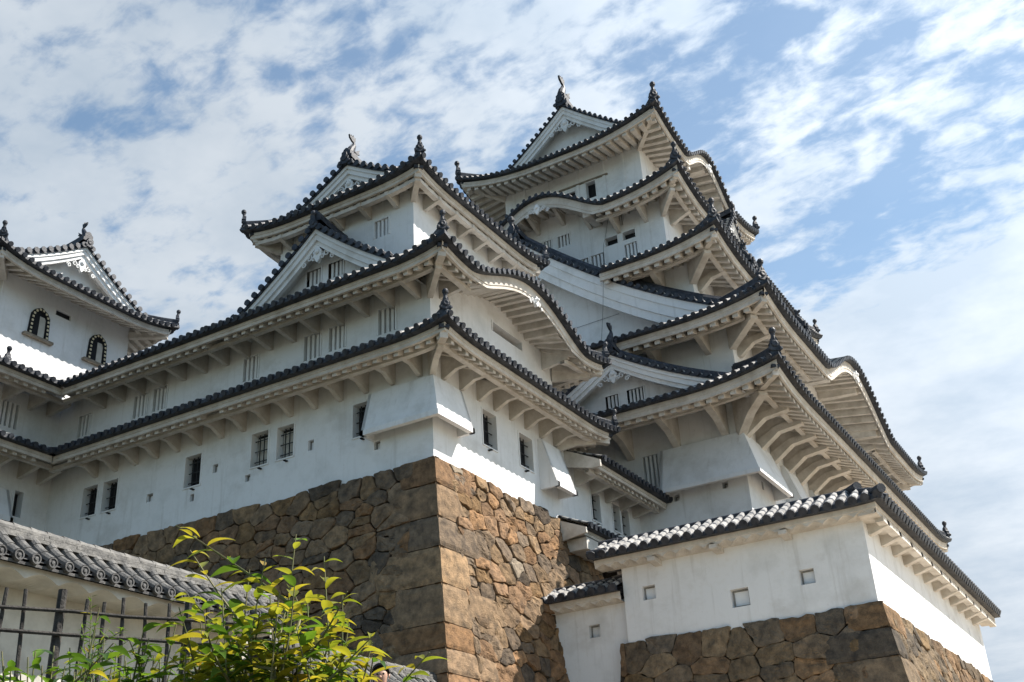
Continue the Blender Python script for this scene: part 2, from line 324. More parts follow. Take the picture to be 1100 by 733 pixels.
class Roof:
    def __init__(s): s.tile = MB(); s.eave = MB(); s.raf = MB()
def roof_side(Rf, F, se, si, de, di, ze, zi, up=(0, 0), lc=2.0, bumps=(), gap=None, conc=.22, pitch=.28, roll=.074,
              fh=.2, raf=(.33, .14, .22), beam=.55, ring=True, pat=3, soff=.45, scallop=0, rend=None, rolls=True, dw=0.0, plain=False, fo=None):
    """one side of a tiled roof. t along the wall, d outward of the wall plane; eave at de, upper edge at di.
    se, si: (start, end) along the wall at the eave and at the upper edge."""
    D = de-di
    def bump(s):
        b = 0
        for c, hw, amp in bumps:
            if abs(s-c) < hw:
                x = (s-c)/hw
                b = max(b, amp*(.5*(1+math.cos(math.pi*x)))**.72)
        return b
    def ends(t): return lerp(se[0], si[0], t), lerp(se[1], si[1], t)
    def upl(s, t):
        a, b = ends(t); z = 0
        if up[0]: z += up[0]*max(0, 1-(s-a)/lc)**2.2*(1-t)
        if up[1]: z += up[1]*max(0, 1-(b-s)/lc)**2.2*(1-t)
        return z
    def zt(s, t):
        z = ze+(zi-ze)*(t*(1-conc)+conc*t*t)+upl(s, t)
        b = bump(s)
        if b > 0: z = max(z, ze+upl(s, t)+b+.1*t*D)
        return z
    spans = [(0, 1)]
    ln = se[1]-se[0]
    if gap: spans = [(0, (gap[0]-se[0])/ln), ((gap[1]-se[0])/ln, 1)]
    step = .055 if scallop else .22 if bumps else .45
    TH = .1
    def sof(s_, d):
        t = (de-d)/D
        return min(ze+upl(s_, 0)*(1-t*.8)+bump(s_)-fh+.12+soff*max(0, d1-d), zt(s_, max(0, t))-.1)
    for u0_, u1_ in spans:
        n = max(3, int(ln*(u1_-u0_)/step))
        us = [lerp(u0_, u1_, i/n) for i in range(n+1)]
        S = lambda u, t: (lambda ab: lerp(ab[0], ab[1], u))(ends(t))
        Rf.tile.grid([[F.p(S(u, t), lerp(de, di, t), zt(S(u, t), t)+TH) for u in us] for t in (0, .17, .34, .5, .67, .84, 1)], 0)
        # tile front edge
        Rf.tile.grid([[F.p(S(u, 0), de+dd, zt(S(u, 0), 0)+z) for u in us] for dd, z in ((0, TH), (0, -.005), (-.36, -.005))], 0)
        # plastered fascia, underside, soffit
        prof = []
        fo = min(.2, de*.3) if fo is None else fo; d1 = max(dw, de-fo-.1)
        def row(d, dz, thick=0, wav=0):
            t = (de-d)/D; r = []
            for u in us:
                s_ = S(u, t); b = bump(s_)
                ex = .2*min(1, b/.25)*thick
                wv = abs(math.sin(math.pi*(s_-se[0])/scallop))*.1 if scallop and wav else 0
                r.append(F.p(s_, d, ze+upl(s_, 0)*(1-t*.8)+b+dz-ex+wv))
            return r
        rows = [row(de-fo, -.004), row(de-fo, -fh*.5, 1), row(de-fo-.025, -fh*.52, 1), row(de-fo-.025, -fh, 1, 1), row(d1, -fh, .6, 1)]
        if not plain:
            rows += [[F.p(S(u, (de-lerp(d1, dw, k))/D), lerp(d1, dw, k), sof(S(u, (de-lerp(d1, dw, k))/D), lerp(d1, dw, k))) for u in us] for k in (0, .33, .66, 1)]
        else: rows += [row(dw, -fh+.02)]
        Rf.eave.grid(rows, 0)
    inside = lambda s: not (gap and gap[0] < s < gap[1])
    if rolls:
        n = int(ln/pitch); off = (ln-n*pitch)/2
        lo, hi = min(se[0], si[0]), max(se[1], si[1])
        k0 = int((lo-se[0])/pitch)-1; k1 = int((hi-se[0])/pitch)+1
        for k in range(k0, k1+1):
            s = se[0]+off+k*pitch
            if s < lo+.04 or s > hi-.04 or not inside(s): continue
            ta, tb = 0, 1
            if s < si[0] and si[0] > se[0]: tb = min(tb, (s-se[0])/(si[0]-se[0]))
            if s > si[1] and si[1] < se[1]: tb = min(tb, (se[1]-s)/(se[1]-si[1]))
            if s < se[0] and si[0] < se[0]: ta = max(ta, (se[0]-s)/(se[0]-si[0]))
            if s > se[1] and si[1] > se[1]: ta = max(ta, (s-se[1])/(si[1]-se[1]))
            if tb-ta < .05: continue
            m = max(2, int((tb-ta)*D/(.3/pat)))
            pts = [Vector(F.p(s, lerp(de+(.04 if ta == 0 else 0), di, lerp(ta, tb, q/m)), zt(s, lerp(ta, tb, q/m))+TH*.75)) for q in range(m+1)]
            half_roll(Rf.tile, pts, roll, ring=ring, disc=(ta == 0), pat=pat)
    if raf and not plain:
        rp, rw, rh = raf
        n = int(ln/rp); off = (ln-n*rp)/2
        for k in range(n+1):
            s = se[0]+off+k*rp
            if s < se[0]+.3 or s > se[1]-.25 or not inside(s): continue
            din = dw
            if s < 0+lerp(se[0], si[0], (de-dw)/D): din = max(din, de-D*(s-se[0])/(si[0]-se[0]) if si[0] != se[0] else din)
            e_ = lerp(se[1], si[1], (de-dw)/D)
            if s > e_: din = max(din, de-D*(se[1]-s)/(se[1]-si[1]) if si[1] != se[1] else din)
            d0 = d1-.03
            if d0-din < .12: continue
            pp = []
            for d in (d0, din):
                t = (de-d)/D
                z = sof(s, d)
                pp.append((d, z))
            (da, za), (db, zb) = pp
            q = rw/2
            Rf.raf.hexa([F.p(s-q,da,za-rh),F.p(s+q,da,za-rh),F.p(s+q,db,zb-rh),F.p(s-q,db,zb-rh),F.p(s-q,da,za+.03),F.p(s+q,da,za+.03),F.p(s+q,db,zb+.03),F.p(s-q,db,zb+.03)])
        if beam:
            d = lerp(dw, de, beam); t = (de-d)/D
            a, b = ends(t); n = max(4, int((b-a)/.5))
            rows = []
            for dd, hz in ((.08, 0), (.08, -.12), (-.08, -.12), (-.08, 0)):
                r = []
                for i in range(n+1):
                    s_ = lerp(a, b, i/n); z = sof(s_, d)-bump(s_)-rh+.02
                    r.append(F.p(s_, d+dd, z+hz))
                rows.append(r)
            # drop the stretch in front of a gable or under a swelling gable
            if not gap and not bumps: Rf.eave.grid(rows, 0)
            else:
                nc = len(rows[0])
                def okc(i):
                    s_ = lerp(a, b, (i+.5)/n); return inside(s_) and bump(s_) < .12
                i = 0
                while i < n:
                    if okc(i):
                        j = i
                        while j < n and okc(j): j += 1
                        Rf.eave.grid([r[i:j+1] for r in rows], 0); i = j
                    else: i += 1
        rend and rend(sof)
    return zt

def bracket(F, s, zt_, ov, foot, parent, w_=.13, reach=.55, name='bracket', knee=.0, web=1.0):
    """plastered knee brace: a solid fin from its foot on the wall out to the eave beam; the outer band may be bent"""
    mb = MB(); q = w_/2; x = ov*reach; top = zt_+.13+.5*x
    th = .12+.05*ov
    kx, kz = x*.5, lerp(foot, zt_, .5)+knee
    prof = [(0, top), (x+.1, zt_+.13), (x+.1, zt_), (kx+.06, kz), (.09, foot), (0, foot)]
    if web >= 1: mb.prism([F.p(s-q, d, z) for d, z in prof], F.v(w_, 0, 0))
    else:
        band = [(0, foot), (.12, foot), (kx+.05, kz), (x+.1, zt_), (x+.1, zt_+th), (kx-.1, kz+th*.9), (0, foot+th*1.5)]
        mb.prism([F.p(s-q, d, z) for d, z in band], F.v(w_, 0, 0))
        inner = [(0, top), (x, zt_+th), (kx-.1, kz+th*.85), (0, foot+th*1.45)]
        mb.prism([F.p(s-q*web, d, z) for d, z in inner], F.v(w_*web, 0, 0))
    return mb.build(name, [TRIM], parent)

def oni(mb, p, dr, sz, fin=True):
    """ridge-end tile: shouldered plaque, boss and a bulb finial; dr is the outward direction"""
    p = Vector(p); d = Vector((dr[0], dr[1], 0)).normalized(); s = Vector((-d.y, d.x, 0)); u = Vector((0, 0, 1))
    sh_ = [(-.5,0),(-.56,.2),(-.42,.28),(-.45,.45),(-.3,.55),(-.24,.75),(0,.86),(.24,.75),(.3,.55),(.45,.45),(.42,.28),(.56,.2),(.5,0)]
    mb.prism([tuple(p-d*(.2*sz)+s*(x*.62*sz)+u*(y*sz)) for x, y in sh_], tuple(d*(.26*sz)))
    mb.lathe(p+u*(.4*sz)+d*(.04*sz), [(.2*sz,0),(.2*sz,.07*sz),(.13*sz,.09*sz),(0,.07*sz)], 10, 0, tuple(d))
    for q in (-1, 1):
        mb.lathe(p+s*(q*.3*sz)+u*(.12*sz)+d*(.04*sz), [(.11*sz,0),(.11*sz,.06*sz),(0,.08*sz)], 8, 0, tuple(d))
    if fin:
        ax = (u+d*.12).normalized()
        mb.lathe(p+u*(.8*sz)-d*(.05*sz), [(.15*sz,-.1*sz),(.11*sz,.1*sz),(.13*sz,.22*sz),(.19*sz,.32*sz),(.19*sz,.44*sz),(.12*sz,.55*sz),(0,.58*sz)], 10, 0, tuple(ax))
def hip(parent, pts, sz=.5, dr=None, name='corner_ridge', orn=True, mat=None):
    """ridge along a hip from the eave tip inward, with its end tile"""
    mb = MB(); pts = [Vector(p) for p in pts]
    up = Vector((0, 0, 1)); h = .24*sz/.5; w_ = .12*sz/.5
    rows = []
    for k, p in enumerate(pts):
        t = pts[min(k+1, len(pts)-1)]-pts[max(k-1, 0)]; s = Vector((-t.y, t.x, 0)).normalized()
        rows.append([tuple(p+s*(x*w_)+up*z) for x, z in ((-1.3,-.1),(-1.15,.1*h),(-1.0,.12*h),(-1,.6*h),(-.7,.65*h),(-.6,.85*h),(0,1.05*h),(.6,.85*h),(.7,.65*h),(1,.6*h),(1.0,.12*h),(1.15,.1*h),(1.3,-.1))])
    mb.grid(rows); mb.poly(rows[0]); mb.poly(rows[-1][::-1])
    o = mb.build(name, [mat or TILE], parent)
    if orn:
        m2 = MB(); d = dr or tuple((pts[0]-pts[1]).normalized())
        oni(m2, pts[0]+Vector((0, 0, .04)), d, sz); m2.build('ridge_end_tile', [mat or TILE], o)
    return o
def hip_rafter(mb, wc, tip, dz, h=.24, w_=.2):
    """white corner beam under the hip, dark tile cap on its end"""
    a = Vector(wc); b = Vector(tip); d = (b-a); d.z = 0; d.normalize(); s = Vector((-d.y, d.x, 0))*(w_/2)
    b = b-d*.4
    mb.hexa([tuple(x) for x in (a-s-Vector((0,0,h)), a+s-Vector((0,0,h)), b+s-Vector((0,0,h)), b-s-Vector((0,0,h)), a-s, a+s, b+s, b-s)], 0)
    c = b+Vector((0, 0, .0)); s2 = s*1.3
    mb.hexa([tuple(x) for x in (c-d*.25-s2, c-d*.25+s2, c+d*.1+s2, c+d*.1-s2, c-d*.25-s2+Vector((0,0,.1)), c-d*.25+s2+Vector((0,0,.1)), c+d*.1+s2+Vector((0,0,.1)), c+d*.1-s2+Vector((0,0,.1)))], 1)

def tier(parent, E, W, I, ze, zi, up=.3, lc=2, sides='LRBK', bumps={}, gaps={}, pitch=.28, br=None, hips=True, osz=.42, hipr=True, **kw):
    """a skirt roof round a storey. E eave rectangle, W wall rectangle, I upper rectangle: (x0, x1, y0, y1)"""
    Rf = Roof(); zts = {}
    cfg = {'L': (FL(W[0]), (E[2], E[3]), (I[2], I[3]), W[0]-E[0], W[0]-I[0]), 'R': (FR(W[2]), (E[0], E[1]), (I[0], I[1]), W[2]-E[2], W[2]-I[2]),
           'B': (FB(W[1]), (E[2], E[3]), (I[2], I[3]), E[1]-W[1], I[1]-W[1]), 'K': (FK(W[3]), (E[0], E[1]), (I[0], I[1]), E[3]-W[3], I[3]-W[3])}
    for s in sides:
        F, se, si, de, di = cfg[s]
        cap = {}
        zts[s] = roof_side(Rf, F, se, si, de, di, ze, zi, (up, up if (s in 'RK' or 'K' in sides) else 0), lc, bumps.get(s, ()), gaps.get(s), pitch=pitch, rend=lambda f: cap.update(f=f), **kw)
        if br and s in br:
            p = br[s]; a, b = (W[2], W[3]) if s in 'LB' else (W[0], W[1])
            n = max(1, round((b-a)/p['sp']))
            for k in range(n+1):
                x = a+p.get('off', .35)+k*p['sp']
                if x > b-.1: break
                if any(lo < x < hi for lo, hi in list(p.get('skip', ()))+([gaps[s]] if s in gaps else [])): continue
                reach = p.get('reach', .55)
                z = cap['f'](x, de*reach)-kw.get('raf', (.33,.14,.22))[2]-.1
                for c, hw, amp in bumps.get(s, ()):
                    pass
                bracket(F, x, z, de, z-p.get('drop', .2), parent, p.get('w', .13), reach, knee=p.get('knee', 0), web=p.get('web', 1))
    ro = Rf.tile.build('roof', [TILE, RING], parent)
    Rf.eave.build('eaves', [TRIM], parent); 
    if Rf.raf.f: Rf.raf.build('rafters', [TRIM], parent)
    corners = {'LR': (0, 2), 'RB': (1, 2), 'LK': (0, 3), 'BK': (1, 3)}
    for key, (i, j) in corners.items():
        if key[0] in sides and key[1] in sides and hips:
            pts = []
            for q in (0.05, .12, .25, .4, .55, .7, .85, 1):
                x, y = lerp(E[i], I[i], q), lerp(E[j], I[j], q)
                z = ze+(zi-ze)*(q*.78+.22*q*q)+up*(1-q)+.12
                pts.append((x, y, z))
            hip(ro, pts, osz)
            if hipr:
                m = MB(); fh = kw.get('fh', .2)
                hip_rafter(m, (W[i], W[j], ze+.45*.8-fh), (E[i], E[j], ze+up-fh-.02), 0)
                m.build('corner_rafter', [TRIM, TILE], parent)
                if br and key[0] in br and br[key[0]].get('corner', True):
                    p = br[key[0]]; nx_, ny_ = (E[i]-W[i]), (E[j]-W[j]); l_ = math.hypot(nx_, ny_); nx_ /= l_; ny_ /= l_
                    Fd = Fr(W[i]-nx_*.02, W[j]-ny_*.02, (-ny_, nx_), (nx_, ny_))
                    zb_ = ze-fh-.14+up*.3
                    bracket(Fd, 0, zb_, l_, zb_-p.get('drop', .2)*1.1-.05, parent, p.get('w', .13)*1.25, .56, knee=p.get('knee', 0))
    return zts

# ---- gables
def scrolls(mb, F, c, z, d, g):
    """carved pendant: lobed plate with a boss, and spiral volutes to either side"""
    out_ = [(0,.5),(.2,.42),(.3,.2),(.46,.08),(.4,-.12),(.5,-.3),(.3,-.36),(.2,-.62),(0,-.8),(-.2,-.62),(-.3,-.36),(-.5,-.3),(-.4,-.12),(-.46,.08),(-.3,.2),(-.2,.42)]
    mb.prism([F.p(c+x*g*.8, d, z+y*g) for x, y in out_], F.v(0, .1, 0))
    mb.lathe(F.p(c, d+.1, z+.05*g), [(.2*g,0),(.2*g,.04),(.1*g,.07),(0,.07)], 10, 0, F.v(0, 1, 0))
    for sg in (-1, 1):
        for cx_, cz_, r in ((.75, -.22, .3), (.42, -.38, .2), (1.25, -.62, .24)):
            pts = []
            for k in range(15):
                a = k*.62; rr = r*g*(1-k/17)
                pts.append(F.p(c+sg*(cx_*g+rr*math.cos(a)), d+.06, z+cz_*g+rr*math.sin(a)))
            mb.tube(pts, .05*g, 5)
def shachi(parent, F, c, d, z, h, mat=None):
    """fish ridge ornament: head down on the ridge end, scaly body arching up, split tail and fins"""
    mb = MB(); mat = mat or TILE
    cur = [(.16,0,.17),(.2,.12,.21),(.13,.3,.19),(.0,.48,.15),(-.08,.64,.11),(-.06,.78,.075),(.02,.88,.05)]
    rows = []
    for k, (x, y, r) in enumerate(cur):
        x0_, y0_ = cur[max(0,k-1)][:2]; x1_, y1_ = cur[min(len(cur)-1,k+1)][:2]
        t = math.atan2(y1_-y0_, x1_-x0_); nx, ny = -math.sin(t), math.cos(t)
        rows.append([F.p(c+math.cos(q)*r*h*.75, d+(x+nx*math.sin(q)*r)*h, z+(y+ny*math.sin(q)*r)*h) for q in [2*math.pi*j/10 for j in range(11)]])
    mb.grid(rows); mb.poly(rows[0]); mb.poly(rows[-1])
    def plate(pts, th=.05, o=0):
        mb.prism([F.p(c-th*h/2+o, d+x*h, z+y*h) for x, y in pts], F.v(th*h, 0, 0))
    plate([(-.03,.76),(.10,.80),(.26,.92),(.30,1.08),(.20,1.02),(.16,1.12),(.07,1.0),(.02,1.16),(-.06,1.02),(-.14,1.1),(-.13,.92),(-.1,.82)], .09)
    for k in range(6):
        y = .15+k*.1; x = .33-.07*k
        plate([(x-.1, y), (x+.06, y+.1), (x-.13, y+.08)], .04)
    for sg in (-1, 1):
        mb.prism([F.p(c+sg*.12*h, d+x*h, z+y*h) for x, y in ((.1,.15),(-.12,.3),(-.28,.42),(-.2,.24),(-.28,.16),(-.1,.08))], F.v(sg*.06*h, 0, 0))
    fbox(mb, F, c-.2*h, c+.2*h, d-.1*h, d+.34*h, z-.12*h, z+.04*h)
    return mb.build('fish_ornament', [mat], parent, smooth=False)
def gable(parent, F, c, hw, z0, z1, depth, bh=.4, ped=.55, k=.3, orn='oni', osz=.5, pend=.5, wins=(), pitch=.3, ridge=(.17, .34), front=True, verge=.5, name='gable', base=.05, rk=1.0):
    """gable front at d=0 running back by depth; ridge over t=c; z0 at the rake feet, z1 at the ridge"""
    zr = lambda q: z1-(z1-z0)*((1+k)*(q/hw)-k*(q/hw)**2)
    tl = MB(); wh = MB()
    n = max(6, int(hw/.35)); qs = [hw*i/n for i in range(n+1)]
    for sg in (-1, 1):
        tl.grid([[F.p(c+sg*q, -d, zr(q)+.1) for q in qs] for d in (0, depth)], 0)
        tl.grid([[F.p(c+sg*q, -d, zr(q)+.0) for q in qs] for d in (0, depth)], 0)
        tl.grid([[F.p(c+sg*q, 0, zr(q)+z) for q in qs] for z in (.1, -.01)], 0)
        # slope rolls
        m = int((depth-verge-.2)/pitch)
        for j in range(m):
            d = verge+.25+j*pitch
            qn = max(3, int(hw*1.2/.15))
            pts = [Vector(F.p(c+sg*hw*(1-i/qn), -d, zr(hw*(1-i/qn))+.09)) for i in range(qn+1)]
            half_roll(tl, pts, .085, disc=False)
        # verge rolls facing the front
        q = .2
        while q < hw-.05:
            dz = (zr(q+.01)-zr(q-.01))/.02
            nn = math.hypot(dz, 1)
            pp = [Vector(F.p(c+sg*q, .05-x, zr(q)+.13)) for x in (0, .15, .3, verge)]
            half_roll(tl, pp, .09, up=Vector(F.v(sg*(-dz)/nn, 0, 1/nn)), first=0)
            q += pitch*.93/math.hypot(dz, 1)*1.1
        # raking ridge behind the verge rolls
        rows = []
        for q in qs:
            rows.append([F.p(c+sg*q, -verge-x, zr(q)+zz_) for x, zz_ in ((-.02,.05),(-.02,.26*rk),(.08,.34*rk),(.18,.26*rk),(.18,.05))])
        tl.grid(rows); tl.poly(rows[-1])
        # stepped bargeboard
        hs = (0, .3*bh, .3*bh, .68*bh, .68*bh, bh, bh); ds = (-.05, -.05, -.1, -.1, -.17, -.17, -.3)
        wh.grid([[F.p(c+sg*q, d, max(zr(q)-h_, z0-base)) for q in qs] for h_, d in zip(hs, ds)])
    # soffit of the verge and pediment wall
    pd = MB()
    for sg in (-1, 1):
        pd.grid([[F.p(c+sg*q, d, zr(q)-z) for q in qs] for d, z in ((-.3, bh*.5), (-ped-.3, bh*.5))])
        pd.grid([[F.p(c+sg*q, -ped, z) for q in qs] for z in [0]] + [[F.p(c+sg*q, -ped, 0) for q in qs]]) if 0 else None
    # pediment as columns so that windows can be cut in it
    ts = sorted({c+sg*q for q in qs for sg in (-1, 1)} | {h['c']+e*h['w']/2 for h in wins for e in (-1, 1)})
    for a, b in zip(ts[:-1], ts[1:]):
        m_ = (a+b)/2; za, zb = zr(abs(a-c))-.05, zr(abs(b-c))-.05; lo = z0-base
        hh = [h for h in wins if abs(m_-h['c']) < h['w']/2]
        if hh:
            h = hh[0]; y0_, y1_ = h['z']-h['h']/2, h['z']+h['h']/2
            pd.quad(F.p(a,-ped,lo),F.p(b,-ped,lo),F.p(b,-ped,y0_),F.p(a,-ped,y0_)); pd.quad(F.p(a,-ped,y1_),F.p(b,-ped,y1_),F.p(b,-ped,zb),F.p(a,-ped,za))
        else: pd.quad(F.p(a,-ped,lo),F.p(b,-ped,lo),F.p(b,-ped,zb),F.p(a,-ped,za))
    g = pd.build(name, [PLA], parent)
    tl.build('gable_roof', [TILE, RING], g); wh.build('bargeboard', [TRIM if 0 else PLA], g)
    F2 = Fr(F.o[0]-F.n[0]*ped, F.o[1]-F.n[1]*ped, F.a, F.n)
    for h in wins:
        o = window(F2, h, g, .12)
    if pend:
        m = MB(); scrolls(m, F, c, z1-bh-pend*.55, -.26, pend); m.build('gable_pendant', [PLA], g)
    m = MB(); rw, rh = ridge; rows = []
    for j in range(13):
        d = depth*j/12; x = max(0, 1-d/1.6); zz_ = z1+.1+.16*x*x
        rows.append([F.p(c+a*rw, -d, zz_+b*rh) for a, b in ((-1.3,-.1),(-1.3,.25),(-1,.28),(-1,.7),(-.7,.75),(-.5,.95),(0,1.08),(.5,.95),(.7,.75),(1,.7),(1,.28),(1.3,.25),(1.3,-.1))])
    m.grid(rows); m.poly(rows[0]); m.poly(rows[-1][::-1]); m.build('ridge', [TILE], g)
    m = MB()
    oni(m, F.p(c, .06, z1-.02), F.n, osz, fin=(orn == 'oni'))
    m.build('ridge_end_tile', [TILE], g)
    if orn == 'shachi': shachi(g, F, c, -.35, z1+.16+rh, osz*1.25)
    return g

# ---- dry stone walls
def clip_poly(P, nx, ny, c):
    o = []
    for i in range(len(P)):
        a, b = P[i], P[(i+1) % len(P)]; da = nx*a[0]+ny*a[1]-c; db = nx*b[0]+ny*b[1]-c
        if da <= 0: o.append(a)
        if da*db < 0:
            t = da/(da-db); o.append((a[0]+(b[0]-a[0])*t, a[1]+(b[1]-a[1])*t))
    return o
from mathutils import noise as mnoise
PAL = [(.41,.27,.165),(.43,.28,.165),(.39,.265,.17),(.36,.25,.165),(.33,.25,.175),(.37,.275,.18),(.39,.29,.19),(.31,.245,.18),(.36,.25,.145),(.34,.26,.18)]
def stone_color(rg, dark=.1):
    c = rg.choice(PAL); q = rg.random()
    if q < dark*.6: c = (.17, .145, .12)
    elif q < dark*.6+.12: c = (.28, .23, .18)
    elif q < dark*.6+.15: c = (.40, .36, .30)
    k = .63*rg.uniform(.74, 1.18); return tuple(x*k*t for x, t in zip(c, rg.tint))
def rock(mb, poly, P, rg, h=.07, gap=.022, rough=.034, back=-.16, nr=4):
    """one quarried stone: polygon in (s, v) turned into a rough faced block with chipped edges"""
    n = len(poly)
    if n < 3: return
    cx_ = sum(p[0] for p in poly)/n; cy_ = sum(p[1] for p in poly)/n
    size = min(math.hypot(p[0]-cx_, p[1]-cy_) for p in poly)
    if size < .035: return
    pts = []
    for i in range(n):
        a, b, c = poly[i-1], poly[i], poly[(i+1) % n]
        la, lc_ = math.hypot(a[0]-b[0], a[1]-b[1]), math.hypot(c[0]-b[0], c[1]-b[1])
        q1, q2 = min(.3, rg.uniform(.005, .055)/max(la, 1e-3)), min(.3, rg.uniform(.005, .055)/max(lc_, 1e-3))
        pts += [(lerp(b[0],a[0],q1), lerp(b[1],a[1],q1)), (lerp(b[0],c[0],q2), lerp(b[1],c[1],q2))]
    p2 = []
    for i in range(len(pts)):
        a, b = pts[i], pts[(i+1) % len(pts)]; p2.append(a)
        l = math.hypot(a[0]-b[0], a[1]-b[1]); k = int(l/.16)
        for m_ in range(1, k+1):
            t = m_/(k+1)+rg.uniform(-.05, .05); nx, ny = -(b[1]-a[1])/l, (b[0]-a[0])/l; e = rg.uniform(-.035, .02)
            p2.append((lerp(a[0],b[0],t)+nx*e, lerp(a[1],b[1],t)+ny*e))
    N_ = len(p2); sd = Vector((rg.uniform(0,99), rg.uniform(0,99), rg.uniform(0,99)))
    tx, ty = rg.uniform(-.10, .10), rg.uniform(-.10, .10)
    gp = [gap*rg.uniform(.3, 1.5) for _ in p2]
    def ring(f, ins, d, am):
        r = []
        for (x, y), g_ in zip(p2, gp):
            l = math.hypot(x-cx_, y-cy_); k = max(.04, (1-(ins+g_)/max(l, 1e-3)))*f
            X, Y = cx_+(x-cx_)*k, cy_+(y-cy_)*k
            dd = d
            if d > -.05:
                q = Vector((X*2.6, Y*2.6, 0))+sd
                dd += (X-cx_)*tx+(Y-cy_)*ty+am*(mnoise.noise(q)+.6*mnoise.noise(q*2.7)+.35*mnoise.noise(q*6))
            r.append(P(X, Y, dd))
        return r
    rings = [ring(1, -.006, back, 0), ring(1, 0, h*.45, rough*.5), ring(1, .012, h*.85, rough*.9)]
    for k in range(1, nr): rings.append(ring(1-k/nr, .02, h*(.95+.1*k/nr), rough*1.5))
    i0 = len(mb.v)
    for r in rings: mb.v += r
    mb.cur = stone_color(rg)
    for a in range(len(rings)-1):
        for b in range(N_):
            mb.f.append((i0+a*N_+b, i0+a*N_+(b+1) % N_, i0+(a+1)*N_+(b+1) % N_, i0+(a+1)*N_+b)); mb.m.append(0); mb.c.append(mb.cur)
    mb.v.append(P(cx_, cy_, h*1.06)); ci = len(mb.v)-1; a = len(rings)-1
    for b in range(N_): mb.f.append((i0+a*N_+b, i0+a*N_+(b+1) % N_, ci)); mb.m.append(0); mb.c.append(mb.cur)
def stone_face(mb, P, s0, s1, v0, v1, size, rg, asp=1.35, top=0, h=.07, gap=.02):
    """roughly coursed, irregular fitted stones over a battered face, small wedges in the gaps; v runs down"""
    seeds = []; v = v0
    while v < v1:
        rh = size*rg.uniform(.55, 1.5); x = s0-rg.uniform(0, size)
        while x < s1+.2:
            w_ = size*asp*rg.uniform(.55, 1.6)
            if rg.random() < .22 and rh > size*.8:
                seeds += [(x+w_*.5+rg.uniform(-.1,.1)*w_, v+rh*.25), (x+w_*.5+rg.uniform(-.1,.1)*w_, v+rh*.76)]
            else: seeds.append((x+w_/2, v+rh*(.5+rg.uniform(-.34, .34))))
            x += w_
        v += rh
    corners = []
    for a, (x, y) in enumerate(seeds):
        if not (s0-.3 < x < s1+.3 and v0-.3 < y < v1+.3): continue
        poly = [(s0, v0), (s1, v0), (s1, v1), (s0, v1)]
        near = sorted((((p[0]-x)/asp)**2+(p[1]-y)**2, b) for b, p in enumerate(seeds) if b != a and abs(p[0]-x) < 3.2*size*asp and abs(p[1]-y) < 3.2*size)[:18]
        for _, b in near:
            bx, by = seeds[b]; nx_, ny_ = (bx-x)/asp**2, (by-y)
            if nx_ == 0 and ny_ == 0: continue
            poly = clip_poly(poly, nx_, ny_, nx_*(x+bx)/2+ny_*(y+by)/2)
            if len(poly) < 3: break
        if len(poly) < 3: continue
        corners += [rg.choice(poly)] if rg.random() < .8 else []
        if top:
            t_ = rg.uniform(-.03, top); poly = [(px, py-t_ if py < v0+.01 else py) for px, py in poly]
        rock(mb, poly, P, rg, h*rg.uniform(.6, 1.5), gap=gap)
    for x, y in corners:   # wedges driven into the joints
        if y < v0+.12 or y > v1-.05 or x < s0+.1 or x > s1-.1: continue
        r = rg.uniform(.045, .10); a0 = rg.uniform(0, 6.28); k = rg.choice((3, 4, 5))
        poly = [(x+r*rg.uniform(.7,1.25)*math.cos(a0+6.283*q/k), y+r*rg.uniform(.6,1.1)*math.sin(a0+6.283*q/k)) for q in range(k)]
        rock(mb, poly, P, rg, .045, gap=.004, rough=.012, nr=2)
